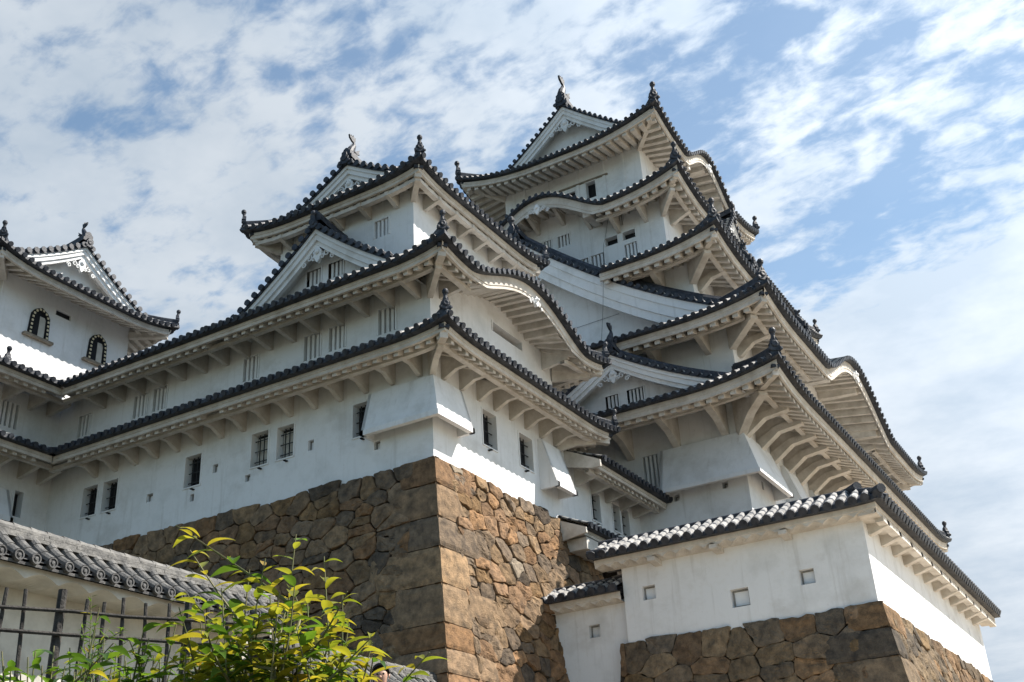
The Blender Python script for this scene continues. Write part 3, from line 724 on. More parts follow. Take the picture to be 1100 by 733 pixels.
def stone_base(name, label, x0, y0, x1, y1, zt_, zb, bat, size, seed, blk=(.7, 1.5, .75), top=.1, curve=0.0, gap=.02, hs=.07, tint=(1, 1, 1)):
    """battered castle base with its near corner at (x0, y0): long and short corner blocks, fitted stones between"""
    rg = random.Random(seed); rg.tint = tint; root = empty(name, label, 'stone wall'); mb = MB(); mb.cur = (1, 1, 1)
    H = zt_-zb; off = lambda v: bat*v+curve*v*v
    PL = lambda s, v, d: (x0-off(v)-d, s, zt_-v)
    PR = lambda s, v, d: (s, y0-off(v)-d, zt_-v)
    v = 0; i = 0; rows = []
    while v < H:
        hh = blk[2]*rg.uniform(.62, 1.3); rows.append((v, min(H, v+hh), i % 2)); v += hh; i += 1
    for va, vb, par in rows:
        la, lb = (blk[1], blk[0]) if par else (blk[0], blk[1])
        la *= rg.uniform(.75, 1.3); lb *= rg.uniform(.75, 1.3)
        c = stone_color(rg, .03); h = .085; g = rg.uniform(.006, .016); t = top*.3 if va == 0 else 0
        mb.cur = c; sd = Vector((rg.uniform(0,99), 0, 0)); sl = rg.uniform(-.05, .05), rg.uniform(-.05, .05)
        for w_, (P, ln, o0) in enumerate(((PL, la, y0), (PR, lb, x0))):
            o = lambda v_: o0-off(v_)-h
            nS = max(6, int(ln/.13)); n2 = 7; rws = []; slo = rg.uniform(-.10, .10)
            for k in range(n2+1):
                u = k/n2; r = []
                for q in range(nS+1):
                    f = q/nS
                    v0_, v1_ = va-t+g, vb-g
                    vv = lerp(v0_, v1_, u)
                    if 0 < u < 1: vv += .0
                    e = mnoise.noise(Vector((f*ln*3, u*2, w_*7))+sd)
                    ed = min(u, 1-u)
                    if u in (0, 1): vv += .018*mnoise.noise(Vector((f*ln*5, u*9, w_))+sd)*(f > 0)
                    ss = lerp(o(vv), o0+ln+slo*(u-.5)+.03*mnoise.noise(Vector((u*4, w_, 3))+sd), f)
                    d = h+(.03*e+.015*mnoise.noise(Vector((f*ln*9, u*7, w_*5))+sd) if 0 < q else 0)
                    if u in (0, 1): d -= .028
                    if q == nS: d -= .03
                    if q == 0: d -= .006*abs(e)
                    r.append(P(ss, vv, d))
                rws.append(r)
            mb.grid(rws)
            vvs = [lerp(va-t+g, vb-g, k/n2) for k in range(n2+1)]
            mb.grid([[r[-1] for r in rws], [P(o0+ln+.02, v_, -.12) for v_ in vvs]])
            for k in (0, n2): mb.grid([rws[k], [P(lerp(o(vvs[k]), o0+ln, q/nS), vvs[k], -.14) for q in range(nS+1)]])
    stone_face(mb, PL, y0+blk[0]*.7, y1, 0, H, size, rg, top=top, h=hs, gap=gap)
    stone_face(mb, PR, x0+blk[0]*.7, x1, 0, H, size, rg, top=top, h=hs, gap=gap)
    mb.build('stone_facing', [STONE], root)
    core = MB(); o = off(H); e = .06
    core.hexa([(x0-o+e,y0-o+e,zb),(x1+.3,y0-o+e,zb),(x1+.3,y1+.3,zb),(x0-o+e,y1+.3,zb),(x0+e,y0+e,zt_-.02),(x1,y0+e,zt_-.02),(x1,y1,zt_-.02),(x0+e,y1,zt_-.02)])
    core.build('rubble_core', [MORT], root)
    return root
W_ = lambda c, z, w, h, k='bars', **q: dict(c=c, z=z, w=w, h=h, k=k, **q)

# ================================================================== setting
TZ = 1.0
g = MB()
def gz(x, y):
    r = x*.87+y*.49
    if r < 1.6: return -1.6
    if r < 8: return lerp(-1.6, TZ, (r-1.6)/6.4)
    return TZ
xs = [-3000, -600, -100] + [-40+2*i for i in range(66)] + [150, 700, 3000]
g.grid([[(x, y, gz(x, y)) for x in xs] for y in xs])
tag(g.build('ground', [DARKG]), kind='structure')
SAND = material('pale_sand', (.40, .34, .26), (.54, .465, .365), 3, .95, .3, 30, .1)
g = MB(); g.box(27.15, 90, 6.1, 11.5, 5.2, 5.72); g.box(16.5, 140, -100, 13.4, .2, TZ+.03)  # unseen pale sand court and terrace, added to bounce light into the south eaves
tag(g.build('bounce_court', [SAND]), kind='structure')

# ================================================================== small keep (three storeys, near corner facing the viewer)
SX, SY = 21.83, 14.674
sk = empty('small_keep', 'three storey white small keep on the tall brown stone base with the lit corner', 'castle keep')
SX1, SY1 = 28.6, 21.4
hl1 = [W_(20.50,11.69,.61,1.0,'iron',shut=1), W_(19.57,11.67,.60,.95,'iron',shut=1), W_(16.95,11.66,.55,.95,'iron'),
       W_(18.66,11.35,.20,.3,'hole',dep=.13), W_(16.43,10.80,.2,.24,'hole',dep=.13), W_(20.90,10.92,.2,.2,'hole',dep=.13)]
hr1 = [W_(24.61,11.68,.72,1.04,'iron'), W_(26.61,11.63,.76,1.0,'iron')]
box_walls(sk, SX, SX1, SY, SY1, 9.95, 13.0, hl1, hr1)
hl2 = [W_(21.02,14.33,.56,.75), W_(18.72,14.35,.58,.77), W_(17.83,14.37,.56,.75), W_(16.11,14.38,.57,.77)]
box_walls(sk, SX+.004, SX1, SY+.004, SY1, 13.0, 15.55, hl2, [W_(25.9,15.1,1.7,.28,'dark')])
E1 = (SX-1.47, SX1+1.5, SY-1.47, SY1); W1 = (SX, SX1, SY, SY1)
def tier_open(parent, E, W, I, *a, **k): return tier(parent, E, W, I, *a, **k)
tier(sk, E1, W1, (SX, SX1, SY, SY1), 12.80, 13.65, .22, 1.8, 'LRB', br={'L': dict(sp=.87, off=.35, drop=.2, knee=.09), 'R': dict(sp=.87, off=.5, drop=.2, knee=.09)}, osz=.42)
E2 = (SX-1.5, SX1+1.4, SY-1.5, SY1)
S3W = (22.3, 27.75, 15.5, 20.5)
tier(sk, E2, W1, (S3W[0], S3W[1], S3W[2], SY1), 15.03, 16.2, .32, 1.9, 'LRB', bumps={'R': [(25.2, 3.3, 1.0)]},
     br={'L': dict(sp=.87, off=.35, drop=.12), 'R': dict(sp=.95, off=.5, drop=.12, skip=[(22.6, 27.9)])}, osz=.42)
# tympanum and big ribs under the swelling gable
m = MB(); F = FR(SY)
for i in range(24):
    a, b = lerp(22.2, 28.2, i/24), lerp(22.2, 28.2, (i+1)/24)
    zf = lambda s: 15.6+1.0*(.5*(1+math.cos(math.pi*max(-1, min(1, (s-25.2)/3.3)))))
    m.quad(F.p(a,.006,15.3),F.p(b,.006,15.3),F.p(b,.006,zf(b)),F.p(a,.006,zf(a)))
m.build('gable_tympanum', [PLA], sk)
for s in (23.2, 25.2, 27.2):
    m = MB(); zc = 15.15+.9*(.5*(1+math.cos(math.pi*(s-25.2)/3.3)))
    m.prism([F.p(s-.16, d, z) for d, z in ((0, zc+.1), (1.15, zc-.25), (1.15, zc-.05+.0), (0, zc+.5))], F.v(.32, 0, 0))
    m.build('eave_beam', [TRIM], sk)
m = MB(); scrolls(m, F, 25.2, 15.55, 1.36, .26); m.build('gable_pendant', [PLA], sk)
# top storey
box_walls(sk, *S3W, 15.6, 18.95, [W_(16.63,17.78,.5,.58)], [W_(24.0,17.78,.5,.58)])
E3 = (21.42, 28.92, 14.62, 21.4); G3 = 1.05
zi3 = 18.7+.62
tier(sk, E3, S3W, (E3[0]+G3, E3[1]-G3, E3[2]+G3, E3[3]-G3), 18.72, zi3, .3, 2.0, 'LRBK', br={'L': dict(sp=1.0, off=.55, drop=.15), 'R': dict(sp=.9, off=.55, drop=.15)}, osz=.42)
cy3 = (E3[2]+E3[3])/2; half = (E3[3]-E3[2])/2-G3
gable(sk, FL(22.30), cy3, half+.12, zi3-.05, 20.62, 3.1, bh=.42, ped=.5, orn='shachi', osz=.55, pend=.42, k=.16)
gable(sk, FB(28.0), cy3, half+.12, zi3-.05, 20.62, 3.0, bh=.42, ped=.5, orn='shachi', osz=.55, pend=.42, k=.16)
# big triangular gable on the second roof
gable(sk, FL(20.98), 18.05, 3.25, 15.28, 17.62, 1.6, bh=.5, ped=.6, orn='oni', osz=.42, pend=.42, k=.2, wins=[W_(18.52,16.42,.52,.5,n=3), W_(17.72,16.42,.52,.5,n=3)])
# stone dropping bays
def bay(parent, F, t0, t1, zt_, zb, d, c0=False, c1=False):
    m = MB(); th = .09
    A = lambda x: t0-(x if c0 else 0)
    B = lambda x: t1+(x if c1 else 0)
    a0, a1 = A(d), B(d); e = d+.05; k = d-th
    sec = [(.0, zt_+.02), (min(.13, d*.3), zt_), (d, zb+.16), (e, zb+.14), (e, zb), (k, zb), (.0, zt_-.06)]
    m.grid([[F.p(A(x), x, z), F.p(B(x), x, z)] for x, z in sec])
    for a, t, c in ((a0, t0, c0), (a1, t1, c1)):
        if not c: m.prism([F.p(a, x, z) for x, z in ((0, zt_+.02), (min(.13, d*.3), zt_), (d, zb+.16), (d+.05, zb+.14), (d+.05, zb), (0, zb))], F.v(.1 if a == a0 else -.1, 0, 0))
    return m.build('stone_drop_bay', [PLA], parent)
bay(sk, FL(SX), SY, 16.62, 12.25, 10.95, .44, c0=True); bay(sk, FR(SY), SX, 23.05, 12.25, 10.95, .44, c0=True)
bay(sk, FR(SY), 27.35, 28.55, 12.25, 10.7, .55)

# ================================================================== gallery to the left of the small keep
ga = empty('castle_gallery', 'long white two storey gallery joining the left corner tower to the small keep', 'gallery')
NY = 29.3
box_walls(ga, SX, 26.2, SY1, NY, 9.95, 13.0, [W_(23.04,11.63,.62,.95,'iron'), W_(27.36,11.65,.64,.95,'iron'), W_(26.47,11.64,.62,.95,'iron'),
    W_(22.16,11.5,.2,.26,'hole',dep=.13), W_(24.73,11.19,.26,.25,'hole',dep=.13), W_(23.0,10.81,.16,.22,'hole',dep=.13)])
box_walls(ga, SX+.004, 26.2, SY1, NY, 13.0, 15.55, [W_(25.54,14.35,.57,.75), W_(24.70,14.36,.56,.76), W_(28.05,14.33,.55,.73)])
def plain_tier(parent, F, se, si, de, di, ze, zi, sp, off, drop, **kw):
    Rf = Roof(); cap = {}
    roof_side(Rf, F, se, si, de, di, ze, zi, rend=lambda f: cap.update(f=f), **kw)
    Rf.tile.build('roof', [TILE, RING], parent); Rf.eave.build('eaves', [TRIM], parent)
    if Rf.raf.f: Rf.raf.build('rafters', [TRIM], parent)
    if sp:
        x = off
        while x < min(se[1], si[1])-.05:
            z = cap['f'](x, de*.55)-.32; bracket(F, x, z, de, z-drop, parent, knee=.09 if drop > .15 else 0); x += sp
plain_tier(ga, FL(SX), (SY1, 27.45), (SY1, NY), 1.47, 0, 12.80, 13.65, .87, SY1+.55, .2)
plain_tier(ga, FL(SX), (SY1, 27.45), (SY1, NY+1.5), 1.5, -2.2, 15.03, 16.75, .87, SY1+.55, .12)
plain_tier(ga, FB(26.2), (SY1, NY), (SY1, NY), 1.4, -2.17, 15.03, 16.75, 0, 0, 0)

# ================================================================== far left corner tower
nk = empty('corner_keep', 'white corner tower at the far left with two bell shaped windows', 'castle keep')
NX0, NX1, NY1 = 17.6, 22.6, 37.5
box_walls(nk, NX0, NX1, NY, NY1, 6.0, 13.0, (), [W_(20.75,11.7,.3,.8,'dark'), ])
box_walls(nk, NX0+.004, NX1, NY+.004, NY1, 13.0, 15.3, (), [W_(20.0,14.43,.6,.85), W_(18.6,14.43,.6,.85)])
bay(nk, FR(NY), 18.9, 20.3, 12.0, 10.9, .5)
Rf = Roof(); cap = {}
for ze, zi, di, drop in ((12.80, 13.65, 0, .2), (15.03, 16.3, -.9, .12)):
    Rf = Roof(); F = FR(NY)
    de = 1.85
    roof_side(Rf, F, (16.0, 20.36), (16.0+1.85+(-di), SX+(-di)), de, di, ze, zi, (.25, 0), 2, rend=lambda f: cap.update(f=f))
    Rf.tile.build('roof', [TILE, RING], nk); Rf.eave.build('eaves', [TRIM], nk); Rf.raf.build('rafters', [TRIM], nk)
    for x in (17.8, 18.75, 19.7, 20.65, 21.35):
        z = cap['f'](x, de*.5)-.32; bracket(F, x, z, de, z-drop, nk, reach=.5)
    Rf = Roof(); roof_side(Rf, FL(NX0), (NY-1.85, NY1+1), (NY-di, NY1), 1.6, di, ze, zi, (.25, 0), 2)
    Rf.tile.build('roof', [TILE, RING], nk); Rf.eave.build('eaves', [TRIM], nk); Rf.raf.build('rafters', [TRIM], nk)
m = MB(); oni(m, (18.59, 27.75, 15.2), (0, -1), .42); m.build('ridge_end_tile', [TILE], nk)
N3 = (19.6, 24.95, 30.2, 36.0)
def bell(F, c, z, w_, h, parent):
    """bell shaped window: dark lacquer frame with brass studs, sill, recessed pane"""
    def outl(k):
        return [(-.5*k, -.5*h/w_), (-.46*k, .1), (-.44*k, .32), (-.3*k, .52), (-.12*k, .62), (0, .64+.04*k), (.12*k, .62), (.3*k, .52), (.44*k, .32), (.46*k, .1), (.5*k, -.5*h/w_)]
    m = MB(); a = outl(1.0); b = [(x*.68, y-.14 if y > -.5 else y) for x, y in a]
    for i in range(len(a)-1):
        q = [a[i], a[i+1], b[i+1], b[i]]
        m.hexa([F.p(c+x*w_, .0, z+y*w_) for x, y in q]+[F.p(c+x*w_, .09, z+y*w_) for x, y in q], 0)
    m.poly([F.p(c+x*w_, .012, z+y*w_) for x, y in b], 1)
    fbox(m, F, c-.72*w_, c+.72*w_, 0, .16, z-.5*h-.09, z-.5*h, 2)
    pth = [(x*.84, y-.07) for x, y in a]; acc = 0
    for (xa, ya), (xb, yb) in zip(pth[:-1], pth[1:]):
        l = math.hypot(xb-xa, yb-ya)
        while acc < l:
            f = acc/l; x, y = lerp(xa, xb, f), lerp(ya, yb, f)
            m.lathe(F.p(c+x*w_, .088, z+y*w_), [(.052, 0), (.046, .022), (0, .028)], 4, 3, F.v(0, 1, 0)); acc += .185
        acc -= l
    fbox(m, F, c+.0*w_, c+.3*w_, .014, .03, z-.5*h+.02, z+.3*w_, 4)
    return m.build('bell_window', [DARK, DARK, WOODG, GOLD, BEIGE], parent)
box_walls(nk, *N3, 15.8, 19.95, (), [W_(22.05,19.1,.62,.2,'dark',dep=.06)])
bell(FR(N3[2]), 21.15, 18.42, .8, 1.15, nk); bell(FR(N3[2]), 23.6, 18.42, .8, 1.15, nk)
NE = (18.35, 26.0, 28.75, 37.4)
tier(nk, NE, N3, (NE[0]+1.05, NE[1]-1.05, NE[2]+1.05, NE[3]-1.05), 19.44, 20.02, .38, 2.3, 'LRBK', osz=.42, raf=(.36, .16, .15), beam=0)
gable(nk, FR(29.55), (NE[0]+NE[1])/2, 2.95, 19.98, 21.72, 6.5, bh=.42, ped=.6, orn='shachi', osz=.45, pend=.42, k=.2)

# ================================================================== stone bases
stone_base('stone_base', 'tall brown stone base with a sharp sunlit corner under the small keep', SX-.02, SY-.02, 30.6, 33.0, 10.02, .9, .112, .47, 3, blk=(.8, 1.6, .9), top=.12, curve=.002, tint=(1.03, .985, .955))

# ================================================================== main keep (five roofs)
mk = empty('main_keep', 'great white five roofed main keep towering at the right', 'castle keep')
def wr(E, ov): return (E[0]+ov, E[1]-ov, E[2]+ov, E[3]-ov)
ME = [(31.92,58.52,8.30,31.14), (33.20,57.50,8.57,30.28), (33.77,56.68,10.14,29.29), (35.47,54.97,11.84,26.2), (38.65,52.45,13.53,24.35)]
MW = [(34.45,56.0,10.7,28.6), (35.1,55.6,10.72,28.2), (35.62,54.8,12.0,27.4), (36.95,53.5,13.3,24.8), (40.45,50.65,15.3,22.6)]
mz = [14.55, 17.83, 21.22, 25.40, 31.12]; mu = [.48, .5, .55, .7, .88]; mi = [16.2, 19.0, 22.7, 28.6]
def mh(L_): return [W_(c*.94, z*.94, w_*.94, h*.94, k) for c, z, w_, h, k in L_]
box_walls(mk, *MW[0], 10.4, 15.6, mh([(14.96,13.97,.6,1.3,'bars'), (14.2,13.93,.6,1.35,'bars'), (12.23,12.85,.22,.24,'hole'), (14.11,12.78,.24,.24,'hole')]), [W_(36.0,12.3,.2,.3,'hole')])
box_walls(mk, *MW[1], 16.0, 18.9)
box_walls(mk, *MW[2], 19.0, 22.2, mh([(14.21,22.15,.6,.6,'bars'), (16.2,22.15,.6,.6,'bars')]))
box_walls(mk, *MW[3], 22.8, 26.6, mh([(19.95,26.85,.55,.7,'bars'), (19.02,26.9,.6,.7,'bars'), (16.3,26.9,.5,.6,'bars'), (16.69,25.98,.6,.4,'dark'), (15.83,25.99,.6,.4,'dark'),
    (15.81,25.2,.6,.7,'bars'), (18.24,25.2,.7,.7,'bars'), (17.43,25.2,.65,.7,'bars')]))
box_walls(mk, *MW[4], 28.2, 32.2, [W_(17.93,29.85,.5,.9,'dark'), W_(19.2,29.85,.9,.5,'dark',dep=.1)])
fb = MB(); fbox(fb, FL(MW[4][0]), 17.0, 19.6, .0, .06, 30.34, 30.42); fb.build('shutter_rail', [WOODG], mk)
fb = MB()
for t in (16.2, 17.2, 18.6, 20.2, 21.5): fbox(fb, FL(MW[4][0]), t-.07, t+.07, .0, .045, 28.3, 32.0)
fb.build('wall_post', [PLA], mk)
KR = {1: [(45.4, 5.2, 2.0)], 4: [(45.4, 3.2, 1.65)]}; KL = {3: [(18.35, 3.0, 1.4)]}
GL = {2: (15.0, 22.9)}
mbr = [{'L': dict(sp=1.78, off=.5, drop=.55, w=.24, reach=.6, knee=.12), 'R': dict(sp=1.5, off=.25, drop=.6, w=.3, reach=.66, knee=.2, web=.5)},
       {'L': dict(sp=1.9, off=.9, drop=.3, w=.2), 'R': dict(sp=1.8, off=.6, drop=.5, w=.24, knee=.15, web=.5, skip=[(41, 50)])},
       {'L': dict(sp=1.9, off=1.2, drop=.35, w=.22), 'R': dict(sp=1.8, off=.6, drop=.5, w=.24, knee=.15, web=.5)},
       {'L': dict(sp=1.25, off=.75, drop=.35, w=.15), 'R': dict(sp=1.5, off=.8, drop=.35, w=.18)}, None]
for k in range(4):
    nx_ = MW[k+1]
    tier(mk, ME[k], MW[k], nx_, mz[k], mi[k], mu[k], 3.6, 'LRBK', bumps={'R': KR.get(k, ()), 'L': KL.get(k, ())}, gaps={'L': GL[k]} if k in GL else {},
         pitch=.3, br=mbr[k], osz=.6, raf=(.42, .2, .26), fh=.3, roll=.083, soff=.38)
G5 = 3.6
E5 = ME[4]; gi = 1.75
zi5 = mz[4]+.95
tier(mk, E5, MW[4], (E5[0]+gi, E5[1]-gi, E5[2]+gi, E5[3]-gi), mz[4], zi5, mu[4], 4.6, 'LRBK', bumps={'R': KR[4]}, pitch=.3, osz=.68, raf=(.42, .21, .25), fh=.26, roll=.083, beam=0, soff=.3)
c5 = (E5[2]+E5[3])/2; h5 = (E5[3]-E5[2])/2-gi
gable(mk, FL(E5[0]+1.5), c5, h5+.25, zi5-.1, 35.05, 5.6, bh=.62, ped=.75, orn='shachi', osz=.95, pend=.62, k=.14, ridge=(.24, .5), pitch=.33)
gable(mk, FB(E5[1]-1.5), c5, h5+.25, zi5-.1, 35.05, 5.6, bh=.62, ped=.75, orn='shachi', osz=.95, pend=.62, k=.14, ridge=(.24, .5), pitch=.33)
# huge gable over the second roof, small one over the first, dormer gables to the south
gable(mk, FL(34.35), 18.94, 8.7, 18.35, 24.35, 3.2, bh=1.15, ped=1.0, orn='oni', osz=.8, pend=.8, k=.34, ridge=(.24, .5), pitch=.33, rk=1.9)
gable(mk, FL(32.45), 14.35, 4.5, 14.72, 17.0, 2.7, bh=.5, ped=.7, orn='shachi', osz=.6, pend=.42, k=.34, pitch=.33, rk=1.4, wins=[W_(14.7,15.5,.5,.5,n=3), W_(13.8,15.5,.62,.55,n=4)])
gable(mk, FR(11.2), 49.1, 2.3, 21.9, 23.85, 2.6, bh=.4, ped=.5, orn='shachi', osz=.55, pend=.4, pitch=.33)
gable(mk, FR(11.2), 41.5, 2.3, 21.9, 23.85, 2.6, bh=.4, ped=.5, orn='shachi', osz=.55, pend=.4, pitch=.33)
gable(mk, FR(12.8), 45.3, 2.7, 26.2, 28.9, 3.2, bh=.45, ped=.6, orn='oni', osz=.6, pend=.45, pitch=.33)
def kara_infill(parent, F, c, hw, amp, zlo, zs0, de, nrib, pend):
    m = MB(); n = 28
    zf = lambda s: zs0+amp*(.5*(1+math.cos(math.pi*max(-1, min(1, (s-c)/hw)))))**.72
    for i in range(n):
        a, b = lerp(c-hw, c+hw, i/n), lerp(c-hw, c+hw, (i+1)/n)
        m.quad(F.p(a,.006,zlo),F.p(b,.006,zlo),F.p(b,.006,zf(b)),F.p(a,.006,zf(a)))
    m.build('gable_tympanum', [PLA], parent)
    for k in range(nrib):
        s = lerp(c-hw*.72, c+hw*.72, k/(nrib-1)); zc = zf(s)-.55
        m = MB(); m.prism([F.p(s-.17, d, z) for d, z in ((0, zc-.3), (de*.8, zc-.42), (de*.8, zc-.1), (0, zc+.2))], F.v(.34, 0, 0))
        m.build('eave_beam', [TRIM], parent)
    m = MB(); scrolls(m, F, c, zf(c)-.85, de-.12, pend); m.build('gable_pendant', [PLA], parent)
kara_infill(mk, FR(MW[1][2]), 45.4, 5.2, 2.0, 18.0, 18.25, 2.1, 4, .45)
kara_infill(mk, FR(MW[4][2]), 45.4, 3.2, 1.65, 31.0, 31.45, 1.75, 3, .4)
kara_infill(mk, FL(MW[3][0]), 18.35, 3.0, 1.4, 25.5, 25.75, 1.45, 2, .4)
bay(mk, FL(MW[0][0]), MW[0][2], 13.6, 13.75, 12.05, .62, c0=True); bay(mk, FR(MW[0][2]), MW[0][0], 37.2, 13.75, 12.05, .62, c0=True)
for s in (38.6, 42.0): bay(mk, FR(MW[0][2]), s, s+1.6, 13.75, 12.05, .62)
# lightning conductor down the west side
m = MB()
m.tube([(36.88, 15.54, 26.2), (36.88, 15.88, 24.79), (34.28, 14.9, 22.6), (34.28, 15.19, 19.96), (34.28, 15.43, 18.3)], .008, 5)
m.tube([(35.3, 17.3, 20.0), (35.3, 15.0, 20.05)], .008, 5)
m.build('lightning_wire', [IRON], mk)
stone_base('stone_wall', 'stone footing of the great main keep behind the white boundary wall', MW[0][0]-.03, MW[0][2]-.03, 56.5, 29, 10.5, .9, .11, .8, 5, blk=(.8, 1.7, .85), top=.05)

# ================================================================== link between the keeps
lk = empty('keep_corridor', 'low white link building between the small keep and the main keep', 'corridor')
FY = SY+.012
hw_ = [W_(31.0,11.1,.6,.95,'iron',dep=.25), W_(32.5,11.1,.52,.92,'iron',dep=.25), W_(33.18,11.1,.58,.95,'iron',dep=.25)]
box_walls(lk, SX1+.003, MW[0][0]-.003, FY, 20.5, 9.6, 12.6, (), hw_)
plain_tier(lk, FR(FY), (29.15, 34.4), (29.15, 34.4), 1.25, -2.5, 11.88, 13.6, 1.05, 29.7, .15)
m = MB()   # plastered end of the roof
F = FR(FY)
m.prism([F.p(29.14, d, z) for d, z in ((1.2, 11.87), (1.2, 11.66), (.9, 11.66), (0, 11.9), (0, 12.45))], F.v(-.09, 0, 0)); m.build('roof_end', [TRIM], lk)
pr = empty('pent_roof', 'short tiled pent roof below the link windows on the stone', 'pent roof')
Rf = Roof(); roof_side(Rf, F, (28.3, 31.6), (28.3, 31.6), 1.0, 0, 9.62, 10.05, fh=.16, raf=None, plain=True, dw=0)
Rf.tile.build('roof', [TILE, RING], pr); Rf.eave.build('eaves', [TRIM], pr)
m = MB(); m.prism([F.p(28.29, d, z) for d, z in ((.95, 9.6), (.95, 9.44), (0, 9.3), (0, 10.0))], F.v(-.08, 0, 0))
fbox(m, F, 28.5, 31.4, .05, .8, 9.05, 9.4); m.build('soffit_block', [TRIM], pr)

# ================================================================== plaster boundary wall at lower right
GX, GY, GS, GT = 26.71, 5.67, 5.78, 7.80
gw = empty('boundary_wall', 'white plaster wall with square loopholes and a tiled coping at lower right', 'wall')
GY1, GX1 = 12.07, 41.8
m = MB()
hl = [W_(11.36,6.99,.37,.36,'hole',dep=.16), W_(8.95,6.45,.47,.45,'hole',dep=.16), W_(7.21,6.66,.36,.36,'hole',dep=.16)]
hr = [W_(28.4,6.65,.06,.32,'dark',dep=.12), W_(30.3,6.85,.06,.3,'dark',dep=.12), W_(32.7,6.75,.07,.36,'dark',dep=.12), W_(36.0,6.92,.06,.3,'dark',dep=.12), W_(39.3,7.05,.07,.34,'dark',dep=.12), W_(41.2,7.1,.06,.3,'dark',dep=.12)]
wall(m, FL(GX), GY, GY1, GS-.08, GT, hl); wall(m, FR(GY), GX, GX1, GS-.08, GT, hr)
wall(m, FB(GX+.5), GY+.5, GY1, GS-.08, GT); wall(m, FK(GY+.5), GX+.5, GX1, GS-.08, GT); wall(m, FK(GY1), GX, GX+.5, GS-.08, GT); wall(m, FB(GX1), GY, GY+.5, GS-.08, GT)
m.build('wall_body', [PLA], gw)
for h in hl: window(FL(GX), h, gw)
m = MB()
for h in hr: m.quad(*[FR(GY).p(h['c']+a*.03, -.119, h['z']+b*h['h']/2) for a, b in ((-1,-1),(1,-1),(1,1),(-1,1))])
m.build('arrow_slit', [DARK], gw)
Rf = Roof()
gk = dict(pat=3, fh=.24, raf=None, plain=True, pitch=.3, roll=.1, conc=.0)
roof_side(Rf, FL(GX), (GY-.68, GY1+.55), (GY+.25, GY1+.55), .68, -.25, 7.96, 8.47, (.06, 0), 1.2, scallop=.38, **gk)
roof_side(Rf, FR(GY), (GX-.68, GX1+.5), (GX+.25, GX1+.5), .68, -.25, 7.96, 8.47, (.06, 0), 1.2, **gk)
roof_side(Rf, FB(GX+.5), (GY+.5+.6, GY1+.55), (GY+.25, GY1+.55), .6, -.25, 7.96, 8.47, **gk)
roof_side(Rf, FK(GY+.5), (GX+.5+.6, GX1+.5), (GX+.25, GX1+.5), .6, -.25, 7.96, 8.47, **gk)
ro = Rf.tile.build('coping_tiles', [TILE, RING], gw); Rf.eave.build('coping_eaves', [TRIM], gw)
hip(ro, [(GX+.25, y, 8.5) for y in (GY1+.6, 10, 8, GY+.3)], .3, name='coping_ridge', orn=False)
hip(ro, [(x, GY+.25, 8.5) for x in (GX1+.55, 35, 30, GX+.3)], .3, name='coping_ridge', orn=False)
hip(ro, [(lerp(GX-.66, GX+.25, q), lerp(GY-.66, GY+.25, q), lerp(8.1, 8.5, q)) for q in (0, .5, 1)], .32, name='coping_ridge', orn=False)
m = MB()
for x, y, z, d in ((GX-.70, GY-.70, 8.2, (-1,-1,0)), (GX+.0, GY-.02, 8.58, (-1,-1,0)), (GX+.25, GY1+.62, 8.56, (0,1,0)), (GX-.6, GY1+.6, 8.1, (0,1,0))):
    v_ = Vector(d).normalized(); m.tube([Vector((x,y,z))-v_*.5, Vector((x,y,z))+v_*.06], .115, 10)
m.build('coping_end_tile', [TILE], gw)
for i in range(12):
    x = GX+.5+i*1.2; F = FR(GY); m = MB()
    m.prism([F.p(x-.11, d, z) for d, z in ((0, 7.76), (.5, 7.76), (.5, 7.62), (.06, 7.48), (0, 7.48))], F.v(.22, 0, 0)); m.build('coping_bracket', [TRIM], gw)
for y in (7.5, 9.3, 11.0):
    F = FL(GX); m = MB(); m.prism([F.p(y-.1, d, z) for d, z in ((0, 7.78), (.5, 7.76), (.5, 7.66), (.1, 7.62), (0, 7.62))], F.v(.2, 0, 0)); m.build('coping_bracket', [TRIM], gw)
m = MB(); fbox(m, FR(GY), GX, GX1+.3, .3, .5, 7.63, 7.76); m.box(GX-.42, GX-.01, GY-.42, GY-.01, 7.735, 7.9); m.build('coping_beam', [TRIM], gw)
stone_base('wall_base', 'low brown stone base carrying the white boundary wall at lower right', GX-.02, GY-.02, 41.85, 12.3, GS, .9, .155, .58, 11, blk=(.7, 1.2, .66), top=.06, gap=.012, hs=.05, tint=(.86, .90, .94))

lw = empty('low_wall', 'small lower white wall tucked between the tall stone base and the boundary wall', 'wall')
LX = 26.9
m = MB(); h0 = [W_(13.1,6.3,.32,.33,'hole',dep=.16)]
wall(m, FL(LX), 12.08, 14.9, 1.0, 7.0, h0); wall(m, FB(LX+.5), 12.08, 14.9, 1.0, 7.0); m.build('wall_body', [PLA], lw)
window(FL(LX), h0[0], lw)
Rf = Roof(); roof_side(Rf, FL(LX), (12.085, 14.75), (12.085, 14.75), .55, -.25, 7.12, 7.5, scallop=.38, **gk)
roof_side(Rf, FB(LX+.5), (12.085, 14.75), (12.085, 14.75), .55, -.25, 7.12, 7.5, **gk)
ro = Rf.tile.build('coping_tiles', [TILE, RING], lw); Rf.eave.build('coping_eaves', [TRIM], lw)
hip(ro, [(LX+.25, y, 7.54) for y in (14.8, 13.5, 12.09)], .3, name='coping_ridge', orn=False)

